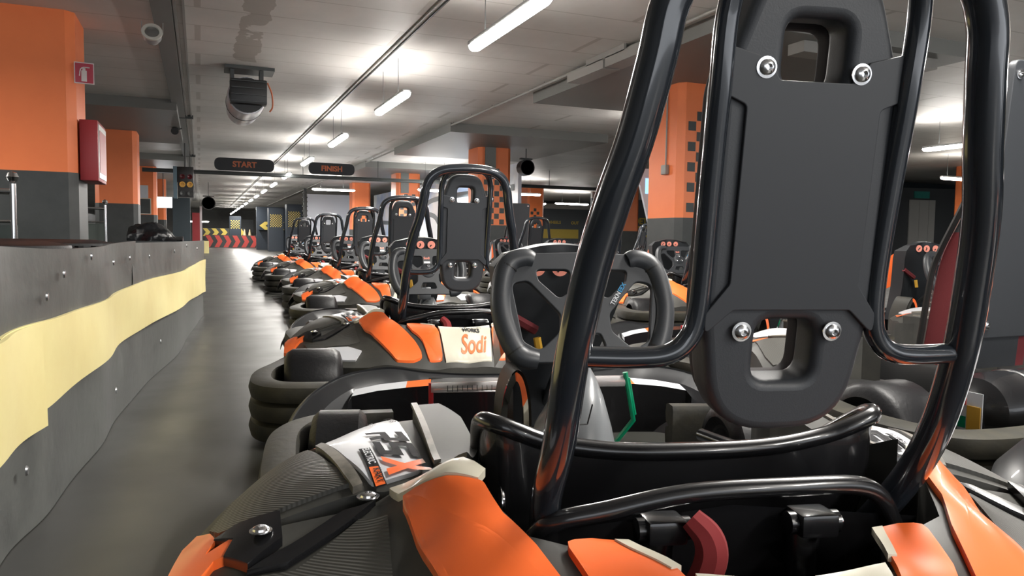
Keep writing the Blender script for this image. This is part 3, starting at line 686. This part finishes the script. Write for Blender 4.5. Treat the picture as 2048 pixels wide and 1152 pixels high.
lamp(-4.2,15.0,'added fill tube left of the columns, out of view',1.4,R(0),e=30)  # another unseen fixture, added as fill for the left side
lamp(10.5,8.0,'added fill tube in the right aisle',1.4,R(0),e=60)  # added to supply light in the right aisle
lamp(16.0,9.0,'added fill tube beyond the right edge, unseen',1.4,R(90),e=60)  # unseen, added to brighten the far right background
lamp(-.35,44,'wide bright lamp at the far left end of the lane',1.6,R(90),z=1.2+.2,wires=True,e=8)
# spotlight
t=thing('spotlight','small round white spotlight bracketed to the ceiling duct, top left','spotlight',(-.37,7.5,2.43))
mx=frame((0,0,0),(1,0,0),(0,.45,1));mx=mx@Matrix.Identity(4)
b=B();lathe(b,[(.085,.0),(.085,.02),(.06,.02),(.055,.0)],mat('ring_white',(.6,.58,.52),.4),mx,28);part(b,'ring',t)
b=B();lathe(b,[(.055,.012),(0,.012)],M_pipe,mx,24);part(b,'lens',t)
b=B();lathe(b,[(.07,0),(.075,-.06),(.05,-.11),(0,-.115)],M_house,mx,24);tube(b,[(-.085,.02,.0),(-.085,.05,.105)],.005,M_pipe,6,1);tube(b,[(.085,.02,0),(.085,.05,.105)],.005,M_pipe,6,1);part(b,'housing',t)
# jet fan
def jet_fan(x,y,z,lab,face=1,L=1.15,r=.2):
    t=thing('jet_fan',lab,'fan',(x,y,z))
    b=B();lathe(b,[(r*.86,0),(r*1.05,0),(r*1.08,.04),(r*1.08,L*.55),(r*.95,L*.6),(r*.95,L),(r*.6,L),(r*.6,L-.05)],M_fanwh,Matrix.Rotation(R(-90),4,'X'),32);part(b,'shell',t)
    b=B();lathe(b,[(r*1.0,-.03),(r*.9,.06),(0,.08)],M_black,Matrix.Rotation(R(-90),4,'X'),28)
    box(b,-r*.95,r*1.05,-.12,.05,-r*.55,r*.85,M_black,.02)
    for k in range(4): box(b,-r*.9,r*1.0,-.14,-.12,-r*.45+k*r*.38,-r*.40+k*r*.38,M_beam)
    part(b,'intake_grille',t)
    b=B();box(b,-r*1.2,r*1.5,-.05,.3,ZC-z-.04,ZC-z-.003,M_beam);box(b,-r*.9,-r*.7,.0,.2,r*.8,ZC-z-.04,M_beam);box(b,r*.7,r*.9,.0,.2,r*.8,ZC-z-.04,M_beam);part(b,'hanger',t)
    b=B();lathe(b,[(r*1.1,.5),(r*1.1,.53)],M_beam,Matrix.Rotation(R(-90),4,'X'),28);part(b,'clamp_band',t)
    b=B();tube(b,[(r*1.1,-.02,r*.8),(r*1.35,0,r*.2),(r*1.4,.03,-r*.5),(r*1.25,.05,-r*.8)],.009,M_signor,8,5);part(b,'orange_cable',t,'orange cable')
    return t
jet_fan(.52,9.35,2.27,'silver jet fan with black grille hanging from the ceiling, left of the lamp row')
def round_fan(x,y,z,r,lab):
    t=thing('wall_fan',lab,'fan',(x,y,z))
    b=B();lathe(b,[(r,.0),(r,.2),(r*.9,.2),(r*.9,.0)],M_black,Matrix.Rotation(R(-90),4,'X'),24);lathe(b,[(r*.9,.1),(0,.1)],M_black,Matrix.Rotation(R(-90),4,'X'),24);part(b,'drum',t)
    b=B()
    for k in range(5):
        a=2*math.pi*k/5;mm=Matrix.Rotation(a,4,'Y');box(b,-r*.12,r*.12,.02,.04,r*.15,r*.8,M_house,0,mm)
    part(b,'blades',t)
    b=B();box(b,-r*.8,r*.8,.05,.12,r,r+.03,M_beam);tube(b,[(0,.08,r),(0,.08,ZC-z-.003)],.01,M_beam,6,1);part(b,'hanger',t)
round_fan(5.96,13.8,2.08,.155,'round black fan hanging right of the second checked column')
round_fan(.30,30,1.83,.24,'black fan with pale blades hanging far down the lane')
t=thing('security_camera','small dark camera on a bent arm near the ceiling duct','camera',(-.37,14,2.39));b=B();lathe(b,[(.06,-.02),(.06,.1),(.03,.12),(0,.12)],M_black,frame((0,0,0),(1,0,0),(0,-.2,1))@Matrix.Rotation(R(180),4,'X'),16);part(b,'body',t)
b=B();tube(b,[(.03,.05,.03),(.10,.05,.05),(.11,.05,.058)],.012,M_beam,6,1);part(b,'arm',t)
# ------------------------------------------------------------------ left side
PB=[(-.40,.9),(-.385,1.5),(-.365,1.8),(-.34,2.1),(-.305,2.6),(-.275,3.1),(-.22,3.75),(-.118,4.75),(-.05,5.7),(.02,6.75)]
pp=catmull([(x,y,0) for x,y in PB],10)
def wav(i,a=.007): return a*math.sin(i*.21)+a*.6*math.sin(i*.47+1)
t=thing('rubber_barrier','long black barrier of rubber belting with a yellow stripe along the lane','barrier')
def sheet(z0f,z1f,off,m,i0=0,i1=None,th=.01,nz=5):
    b=B();P=pp[i0:i1];rows=[];N=len(P)
    for i,p in enumerate(P):
        z0,z1=z0f(i/(N-1)),z1f(i/(N-1));row=[]
        for k in range(nz+1):
            z=z0+(z1-z0)*k/nz;row.append((p.x+off+wav(i+i0)+.003*math.sin(i*.3+k*.8),p.y,z))
        rows.append(row)
    back=[[(x-th,y,z) for x,y,z in r] for r in rows]
    loft(b,rows,m);loft(b,back,m);loft(b,[[r[-1] for r in rows],[r[-1] for r in back]],m);loft(b,[[r[0] for r in rows],[r[0] for r in back]],m);loft(b,[rows[-1],back[-1]],m)
    return b
part(sheet(lambda s:.002,lambda s:.60,0,M_conv),'belting',t)
n=len(pp)
part(sheet(lambda s:.40,lambda s:.632+.008*math.sin(s*7),.012,M_conv,0,int(n*.62)),'upper_belting',t)
part(sheet(lambda s:.40,lambda s:.63-.01*s,.010,M_conv,int(n*.60)),'upper_belting',t)
part(sheet(lambda s:.245+.03*math.sin(s*3.1+.2)-.04*s**6,lambda s:.462+.004*math.sin(s*14),.022,M_convy,int(n*.18)),'yellow_stripe',t,'yellow stripe')
part(sheet(lambda s:.23,lambda s:.455+.01*s,.028,M_convy,0,int(n*.30)),'yellow_stripe',t,'overlapping yellow strip end')
b=B()
for s,z in ((.35,.565),(.42,.60),(.50,.57),(.58,.575),(.66,.57),(.74,.58),(.8,.60),(.3,.52),(.25,.16),(.5,.14),(.7,.16),(.9,.57)):
    p=pp[int(s*(n-1))];b=B();lathe(b,[(.011,0),(.009,.004),(0,.005)],M_alu,frame((p.x+.024+wav(int(s*(n-1))),p.y,z),(0,1,0),(0,0,1)),10);part(b,'rivet',t)

# tyres behind barrier
lab=['large worn tyre lying behind the barrier, cut by the left edge','worn tyre lying behind the barrier next to the first']
for i,(x,y) in enumerate(((-.86,2.35),(-.82,3.2),(-.75,4.05))):
    b=B()
    for q in range(3):
        zt=.11+.21*q;lathe(b,[(.2,zt-.08),(.3,zt-.105),(.38,zt-.09),(.40,zt),(.38,zt+.09),(.3,zt+.105),(.2,zt+.08),(.19,zt),(.2,zt-.08)],M_tyre,None,36)
        for k in range(30):
            a=2*math.pi*k/30;box(b,.385,.41,-.012,.012,zt-.07,zt+.08,M_tyre,0,Matrix.Rotation(a,4,'Z'))
    o=b.build('tyre_stack',None,(x,y,0));tag(o,['worn tyre stack behind the barrier at the left edge','middle worn tyre stack behind the barrier','tyre stack behind the barrier, farthest of the three'][i],'tyre stack')
# fire cabinet and sign
t=thing('fire_cabinet','dark red fire cabinet on the side of the nearest left column','cabinet',(-.985,7.8,1.14))
b=B();box(b,0,.145,0,.62,0,.54,M_firered,.006);part(b,'body',t)
b=B();box(b,.145,.151,.03,.59,.03,.51,M_steel);box(b,.151,.154,.08,.54,.08,.46,M_firered);part(b,'door_frame',t)
t=thing('fire_sign','square red sign with white fire extinguisher picture on the left column','sign',(-1.005,7.72,1.98))
b=B();mx=Matrix.Rotation(R(8),4,'Z');box(b,.0,.155,-.004,.004,0,.185,mat('sign_white',(.7,.62,.6),.4),0,mx);box(b,.008,.147,-.006,-.003,.008,.177,M_signred,0,mx);part(b,'sign_board',t)
b=B();w=MATS['sign_white'];box(b,.055,.098,-.008,-.005,.02,.115,w,.002,mx);box(b,.064,.088,-.008,-.005,.112,.135,w,0,mx);tube(b,[mx@Vector(p) for p in ((.12,-.0065,.142),(.075,-.0065,.142),(.05,-.0065,.125),(.043,-.0065,.085),(.04,-.0065,.065))],.005,w,6,2);part(b,'extinguisher_pictogram',t)
# railings
def rail(x,y,h,lab,two=True):
    t=thing('railing',lab,'railing',(x,y,0))
    for k,dx in enumerate((0,.45) if two else (0,)):
        b=B();tube(b,[(-dx,dx*.3,0),(-dx,dx*.3,h-.07)],.018,M_chrome,12,1);lathe(b,[(0,-.035),(.025,-.025),(.036,0),(.025,.025),(0,.035)],M_chrome,Matrix.Translation((-dx,dx*.3,h-.03)),16);part(b,'post',t)
    b=B();tube(b,[(.0,0,h-.12),(-.6,.18,h-.10),(-1.4,.4,h-.08)],.018,M_chrome,10,1);tube(b,[(0,0,h-.3),(-1.4,.4,h-.3)],.01,M_chrome,8,1);part(b,'handrail',t)
    b=B();box(b,-1.4,0,.1,.11,.05,h-.32,mat('dull_green_panel',(.08,.1,.09),.5));part(b,'infill_panel',t)
rail(-1.05,5.45,1.03,'chrome railing with a ball finial at the left edge',False)
rail(-1.18,11.6,1.12,'chrome railing with ball finials between the first two left columns')
# dark wall behind the railings (left)
b=B();box(b,-2.6,-2.5,1,40,0,1.15,M_cold);tag(b.build('low_partition'),'low dark partition behind the left columns','partition')
# cloth pile
b=B();rows=[]
random.seed(3)
for i in range(19):
    u=i/18;x=-.66+u*.5;h=.04+.13*math.sin(math.pi*min(1,u*1.05+.12))**.6;row=[]
    for k in range(15):
        a=math.pi*k/14;rr=1+.12*math.sin(5*a+i*.7)+.08*random.random();row.append((x,8.5+.22*math.cos(a)*rr,.60+h*math.sin(a)*rr))
    rows.append(row)
loft(b,rows,mat('black_bag_plastic',(.008,.009,.011),.25,bump=(30,.6,.01)),caps=True);box(b,-.72,-.12,8.25,8.75,0,.60,M_cold)
tag(b.build('black_bag_heap'),'shiny black heap of bags on a dark box behind the end of the barrier','bag')
# monitor, notice, frame, traffic light, dark column
t=thing('monitor','bright white monitor hanging beside the third left column','monitor',(-1.0,25,1.62))
b=B();box(b,-.25,.25,0,.05,-.17,.17,M_black,.006);part(b,'case',t);b=B();box(b,-.235,.235,-.004,0,-.155,.155,M_screen);part(b,'screen',t)
b=B();tube(b,[(0,.03,.17),(0,.03,ZC-1.62-.003)],.012,M_beam,8,1);part(b,'bracket',t)
b=B();box(b,-1.50,-1.25,22.27,22.285,1.615,1.95,mat('paper',(.6,.6,.64),.6));tag(b.build('notice'),'plain white notice on the third left column','notice')
t=thing('notice_board','small framed dark board below the white notice','board',(-1.365,22.27,1.40));b=B();box(b,-.16,.16,0,.012,-.19,.19,M_cold);part(b,'board',t)
b=B()
for a in ((-.18,.18,.19,.21),(-.18,.18,-.21,-.19),(-.18,-.16,-.19,.19),(.16,.18,-.19,.19)): box(b,a[0],a[1],-.006,.014,a[2],a[3],M_cream)
part(b,'frame',t)
t=thing('traffic_light','black traffic light box with two amber lenses hanging over the lane','traffic light',(-.27,17,1.75))
b=B();box(b,-.15,.16,0,.2,-.02,.30,M_black,.01);box(b,-.22,-.15,-.05,.15,-.35,.30,mat('grey_blue_panel',(.1,.16,.2),.5));part(b,'housing',t)
b=B()
for x in (-.05,.09): lathe(b,[(.058,-.02),(.058,.02),(.036,.02),(.03,.0),(0,0)],M_amber,frame((x,-.02,-.06),(1,0,0),(0,0,1)),20)
part(b,'amber_lenses',t)
b=B()
for x in (-.05,.09): lathe(b,[(.05,0),(.05,.03),(.04,.03),(.0,.0)],mat('dark_red_lens',(.08,.008,.012),.2),frame((x,-.01,.1),(1,0,0),(0,0,1)),20)
for x in (-.05,.09): lathe(b,[(.05,0),(.05,.02),(.0,.0)],M_cold,frame((x,-.01,-.24),(1,0,0),(0,0,1)),20)
box(b,-.14,.16,.01,.1,-.32,-.02,M_black);part(b,'unlit_lenses',t)
b=B();tube(b,[(0,.1,.3),(0,.1,2.538-1.75)],.015,M_beam,8,1);part(b,'hanger',t)
b=B();box(b,-.78,-.28,26,26.6,0,1.82,mat('blue_black_paint',(.03,.045,.055),.5));tag(b.build('cabinet'),'tall blue-black cabinet in the lane behind the traffic light','cabinet')
b=B();box(b,-.28,.02,33,33.6,0,1.55,M_firered);tag(b.build('red_panel'),'dull red panel behind the tall blue-black cabinet','panel')
b=B();box(b,.0,.08,31,31.08,0,1.75,mat('post_white',(.55,.5,.52),.5));tag(b.build('post'),'thin white post at the far end of the barrier','post')
# ------------------------------------------------------------------ far end
def chevrons(name,x0,x1,y,z0,z1,n,mc,mb,right,lab,cat,yslope=0,fill=.52):
    t=thing(name,lab,cat,(x0,y,0),math.atan2(yslope,x1-x0));L=math.hypot(x1-x0,yslope);w=L/n
    b=B();box(b,0,L,0,.3,z0,z1,mb);part(b,'body',t);b=B();h=(z1-z0);s=w*.38 if right else -w*.38
    for i in range(n):
        a=i*w+(.0 if right else w*.4);zz=[z0+h*.03,z0+h*.5,z1-h*.03];c=[a,a+s,a]
        vs=[(c[k],-.012,zz[k]) for k in range(3)]+[(c[k]+w*fill,-.012,zz[k]) for k in range(3)]
        b.add(vs,[[0,3,4,1],[1,4,5,2]],mc,False)
    part(b,'chevron_marks',t)
chevrons('chevron_barrier',.25,4.7,43,.02,.68,10,M_redp,M_cold,True,'low barrier with red and dark arrow stripes across the far end','barrier')
chevrons('chevron_barrier',.15,2.6,50,.6,1.1,5,M_yelp,M_cold,True,'black board with small yellow arrows above the red barrier','barrier')
b=B();box(b,.4,5,49.6,50,0,.62,M_beamc);tag(b.build('low_wall'),'low brownish wall behind the red arrow barrier','wall')
chevrons('arrow_board',2.6,3.85,38,.95,1.35,2,M_yelp,MATS['dark_blue_column'],False,'dark board with two large yellow arrows pointing left','board',fill=.45)
b=B();box(b,2.5,4.3,38.3,38.6,0,2.05,MATS['dark_blue_column']);tag(b.build('dark_screen'),'tall dark blue screen behind the two yellow arrows','screen')
for i,(x,z) in enumerate(((2.25,.62),(2.55,.62))):
    b=B();lathe(b,[(.14,0),(.14,.03),(.10,.04),(.03,.42),(0,.43)],mat('cone_pale',(.65,.55,.35),.5),None,16);o=b.build('traffic_cone',None,(x+.3,49.75,z));tag(o,['pale traffic cone on the low wall, left one','pale traffic cone on the low wall, right one'][i],'cone')
b=B();box(b,2.0,3.4,55,55.4,.9,1.75,M_walld);tag(b.build('dark_sign_board'),'dark rectangular board far away above the red barrier','board')
b=B();box(b,.02,.30,30,30.3,0,.45,M_convy);tag(b.build('kerb_block'),'small pale yellow block on the floor past the barrier','block')
# screen and mural walls on the right of the aisle
t=thing('projection_screen','large plain grey-blue screen behind the far checked column','screen',(3.8,30,0));b=B();box(b,0,2.3,0,.06,.35,2.29,M_grscreen);part(b,'cloth',t)
b=B();box(b,-.12,-.02,-.02,.1,0,2.5,M_beam);
for k in range(14): box(b,-.16,.02,-.04,.12,.1+k*.17,.13+k*.17,M_beam)
part(b,'truss_post',t)
t=thing('mural','blue and white printed wall with a winding dark race track shape','mural',(6.35,0,0));b=B();box(b,0,.08,15.2,29.9,0,2.31,M_mural);part(b,'print',t)
b=B();M_trk=mat('mural_track',(.1,.13,.15),.5)
for pts in ([(28,2.0),(26.5,2.02),(25.3,1.85),(24.2,1.45),(23,1.45),(22,1.75),(20,1.82),(17.5,1.8),(15.4,1.8)],[(25.4,.75),(24.3,1.25),(22.8,1.38),(21.5,1.3),(20.6,.85),(19.7,.8),(18.9,1.2),(17.5,1.3)],[(29,1.25),(27,1.2),(25,1.22)]):
    c=catmull([(0,y,z) for y,z in pts],8);rows=[]
    for i,p in enumerate(c):
        a=c[max(i-1,0)];d=c[min(i+1,len(c)-1)];tt=(d-a).normalized();nn=Vector((0,-tt.z,tt.y))*.07*(1 if True else 1);nn.y*=2.4
        rows.append([(-.006,p.y+nn.y,p.z+nn.z),(-.006,p.y-nn.y,p.z-nn.z)])
    loft(b,rows,M_trk)
part(b,'track_drawing',t)
# dark lettered walls, right background
t=thing('lettered_wall','dark grey wall with yellow words and a yellow panel','wall',(15.1,34,0));b=B();box(b,-4.6,4.5,0,.1,0,2.2,mat('blue_grey_wall',(.13,.15,.165),.6));box(b,-4.6,4.5,-.01,.1,2.2,2.45,mat('lit_ceiling_strip',(.5,.49,.45),.5));part(b,'board',t)  # pale top band paints in the lit ceiling above the wall
b=B();mxx=lambda x,z:frame((x,-.012,z),(1,0,0),(0,0,1))
b.mesh(text_mesh('OUT',.2,.002,.006),M_yelp,mxx(.0,1.55));b.mesh(text_mesh('WHEELS',.2,.002,.006),M_yelp,mxx(1.05,1.53));b.mesh(text_mesh('OUT',.2,.002,.006),M_yelp,mxx(2.2,1.52));box(b,-.3,2.4,-.014,-.01,.75,1.2,M_yelp);part(b,'yellow_lettering',t)
t=thing('lettered_wall','dark wall with the yellow word DETAILS and yellow checks, left of the right column','wall',(13.4,20.5,0));b=B();box(b,-2.4,1.2,0,.1,0,1.95,MATS['blue_grey_wall']);box(b,-2.4,1.2,-.01,.1,1.95,2.15,MATS['lit_ceiling_strip']);part(b,'board',t)  # top band again puts the lit ceiling into the colour
b=B();b.mesh(text_mesh('DETAILS',.26,.002,.01),M_yelp,mxx(-.45,1.28));checker(b,-1.4,.9,.72,1.15,-.012,.07,M_yelp,0,.95);part(b,'yellow_lettering',t)
# tilted screen by the near right column
t=thing('hanging_screen','pale tapered screen with a bluish glow, tucked behind the nearest right column','screen',(5.35,8.75,0));b=B()
o=[(0,1.62),(.75,1.66),(.75,.66),(.28,.66)];b.add([(x,0,z) for x,z in o]+[(x,.04,z) for x,z in o],[[0,1,2,3],[7,6,5,4],[0,4,5,1],[1,5,6,2],[2,6,7,3],[3,7,4,0]],M_grscreen,False);part(b,'cloth',t)
b=B();box(b,.14,.30,-.004,-.001,1.30,1.5,mat('blue_projection',(.2,.5,.9),.4,emit=((.25,.6,1),.7)));part(b,'projected_picture',t)
t=thing('socket_box','small grey socket box with conduit on the nearest right column','socket',(5.02,7.55,1.5));b=B();box(b,-.05,-.002,-.05,.05,-.06,.05,M_pipe,.008);part(b,'case',t)
b=B();tube(b,[(-.015,0,.05),(-.015,0,ZC-1.5-.003)],.009,M_pipe,8,1);part(b,'conduit',t)
# lift doors at the right
t=thing('lift_door','steel lift doors under a small teal sign in the dark right wall','lift door',(19.05,16.4,0),R(-12));b=B()
box(b,-.5,1.9,.1,.3,0,2.35,M_walld);box(b,.30,.62,.04,.08,0,2.0,M_steel);box(b,.63,.93,.04,.08,0,2.0,M_steel);box(b,.94,1.15,.04,.08,0,2.0,M_steel);part(b,'door_leaves',t)
b=B();box(b,.45,.95,.05,.09,2.05,2.25,M_teal);part(b,'teal_sign',t,'teal sign')
b=B();box(b,12.5,23.9,17.2,17.4,0,2.59,mat('night_blue_wall',(.02,.028,.036),.6));tag(b.build('wall_partition'),'dark blue wall on the right behind the lift doors','wall')
# ------------------------------------------------------------------ karts
proto=make_kart();index_kids()
def place(x,y,th,z,lab,grp=None,first=False):
    k=proto if first else copy_tree(proto)
    if not first:
        for c in k.children:
            if c.name.startswith('hood_panel'):
                c.location.z=.028
                for d in c.children:
                    if d.name.startswith('warning_disc'): d.location.z=.016
            if c.name.startswith('steering_wheel'): c.location.z=-.012
    k.location=(x,y,z);k.rotation_euler=(0,0,R(th));tag(k,lab,'kart',grp);return k
place(.53,.584,-13.3,0,'nearest go-kart filling the foreground, seen from behind its black roll hoop',first=True)
place(.914,2.718,-6.5,-.014,'second go-kart in the left line, directly in front of the nearest one')
place(1.28,5.1,-3,0,'third go-kart in the left line, counting from the camera')
place(1.43,7.2,-1,0,'fourth go-kart in the left line, counting from the camera')
place(1.44,9.4,0,0,'fifth go-kart in the left line, its roll hoop against the grey screen')
place(1.45,11.8,0,0,'sixth and farthest go-kart of the left line')
place(3.6,2.08,-10,0,'go-kart at right with its row of three pink discs seen beside the red cushion')
place(3.33,4.33,-14,0,'go-kart in the right line whose bumper corner shows through the big steering wheel')
place(3.6,6.5,-2,0,'go-kart in the right line just left of the big slanting black tube')
place(3.85,8.65,0,0,'go-kart in the right line behind the black seat board')
place(6.3,7.3,30,0,'go-kart farther right, turned across the line with a thin roll hoop')
place(6.6,10.6,35,0,'distant go-kart turned across the line near the yellow lettered wall')
place(5.4,2.8,-20,0,'go-kart at far right behind the red seat')
nk=place(2.10,-.55,3,0,'go-kart whose pale grey nose shows at the right edge, behind the petrol kart')
b=B();hn=lambda x,y:.275-.25*max(0,y-1.25)**2-.20*x*x
for s in (-1,1):
    patch(b,[(0,1.02),(-.45,1.02),(-.60,1.1),(-.655,1.25),(-.66,1.36),(-.60,1.48),(-.52,1.56),(-.3,1.62),(0,1.64)],M_white,.006,s,skirt=.05,hf=hn,edge=.05)
    patch(b,[(-.20,1.06),(-.23,1.06),(-.50,1.50),(-.485,1.52)],M_shell,.010,s,skirt=.004,hf=hn)
part(b,'nose_cover',nk,'pale grey nose cover')
# tall-seat petrol kart: tall board, cushion bolster, silencer
def make_tall(x,y,th,lab,w=.135,silencer=True,sticker=False):
    k=empty('petrol_kart',(x,y,0),R(th));tag(k,lab,'kart')
    skip={'roll_hoop','inner_hoop_tube','seat_back_pad','cushion','back_plate','rear_fairing','seat_shell','seat_carrier','crossbar','red_strap','clamp_bracket'}
    for ch in KIDS[proto.name]:
        base=ch.name.split('.')[0]
        if base in skip or (base=='bolt' and ch.data and min(v.co.z for v in ch.data.vertices)>.28): continue
        copy_tree_child(ch,k)
    z0,z1=.38,1.215
    mx=frame((0,-.02,(z0+z1)/2),(1,0,0),(0,-.08,1));h=(z1-z0)/2
    b=B();o=round_poly([(-w,-h),(w,-h),(w,h),(-w,h)],.03,5);b.mesh(plate_mesh([o],.008,.004,2),M_panel,mx)
    part(b,'back_board',k)
    b=B();prof=catmull([(0,.03,.86),(0,.05,.82),(0,.09,.74),(0,.13,.66),(0,.15,.60),(0,.165,.52),(0,.18,.42),(0,.20,.28)],5)
    W=w*1.05
    for x0,x1,m_,g in ((-W,-W*.72,M_redfab,0),(-W*.72,W*.72,M_panel,-.05),(W*.72,W,M_redfab,0)):
        rows=[]
        for p in prof:
            y=p.y+g*min(1,(.86-p.z)*3);zz=p.z;back=-.02-.08*(zz-.77)+.02
            rows.append([(x0,back,zz),(x0,y-.012,zz),(x0+.012,y,zz),(x1-.012,y,zz),(x1,y-.012,zz),(x1,back,zz)])
        kk=13
        loft(b,rows[:kk],M_panel,closed_v=True,caps=True);loft(b,rows[kk-1:],m_,closed_v=True,caps=True)
    tube(b,[(-W,.01,.87),(-W-.004,.05,.82),(-W-.006,.09,.74),(-W-.006,.13,.66),(-W-.006,.155,.60),(-W-.006,.17,.52),(-W-.004,.20,.30)],.010,M_black,8,5)
    part(b,'seat_cushion',k)
    for sx_ in (-1,1):
        for zz in (-.9,.9): bolt(k,mx@Matrix.Translation((sx_*w*.8,h*zz,.013)),.011)
    if silencer:
        s=empty('silencer');s.parent=k
        mm=Matrix.Translation((-.15,-.16,.21))@Matrix.Rotation(R(90),4,'Y')
        b=B();lathe(b,[(0,-.24),(.05,-.235),(.092,-.215),(.104,-.18),(.106,-.10),(.106,.24),(.05,.26),(0,.26)],M_shell,mm,32);part(b,'can',s)
        b=B();lathe(b,[(.107,-.09),(.1095,-.085),(.107,-.08)],M_chrome,mm,32);box(b,-.20,.12,-.19,-.175,.30,.31,M_steel);box(b,-.20,.12,-.155,-.14,.303,.313,M_steel);part(b,'clamp_strap',s)
        b=B();mxl=frame((-.392,-.16,.205),(0,-1,0),(0,0,1));box(b,-.034,.036,-.062,.060,-.001,.0015,M_white,0,mxl);box(b,-.007,.032,-.057,.022,.001,.003,M_yel,0,mxl);box(b,-.032,-.010,-.042,-.010,.001,.003,M_green,0,mxl);box(b,-.032,-.010,.022,.055,.001,.003,M_redp,0,mxl);part(b,'warning_label',s)
    if sticker:
        b=B();box(b,-.14,-.07,-.25,.12,.013,.0145,M_alu,0,mx);part(b,'sticker',k)
    return k
make_tall(2.34,1.60,1.5,'petrol kart at the right edge with tall black seat board, red bolster and black silencer')
make_tall(4.5,10.75,-3,'petrol kart with tall black seat board and pale sticker, behind the right line',w=.165,silencer=False,sticker=True)
# ------------------------------------------------------------------ world, camera
w=bpy.data.worlds.new('World');scn.world=w;w.use_nodes=True;w.node_tree.nodes['Background'].inputs['Color'].default_value=(.5,.52,.55,1);w.node_tree.nodes['Background'].inputs['Strength'].default_value=1.6
cd=bpy.data.cameras.new('camera');cam=bpy.data.objects.new('camera',cd);COL.objects.link(cam);scn.camera=cam
cd.sensor_width=36;cd.lens=1520/2048*36;cd.clip_start=.02;cd.clip_end=200
MW=[[0.9253,-0.01109,0.37908],[-0.37898,-0.06438,0.92316],[0.01417,-0.99786,-0.06377]]
m=Matrix([[MW[i][0],-MW[i][1],-MW[i][2]] for i in range(3)]);cam.matrix_world=Matrix.Translation((0,0,.665))@m.to_4x4()
cd.dof.use_dof=False
vs=scn.view_settings;vs.view_transform='Standard';vs.look='None';vs.gamma=1;vs.use_curve_mapping=False;vs.exposure=1.48
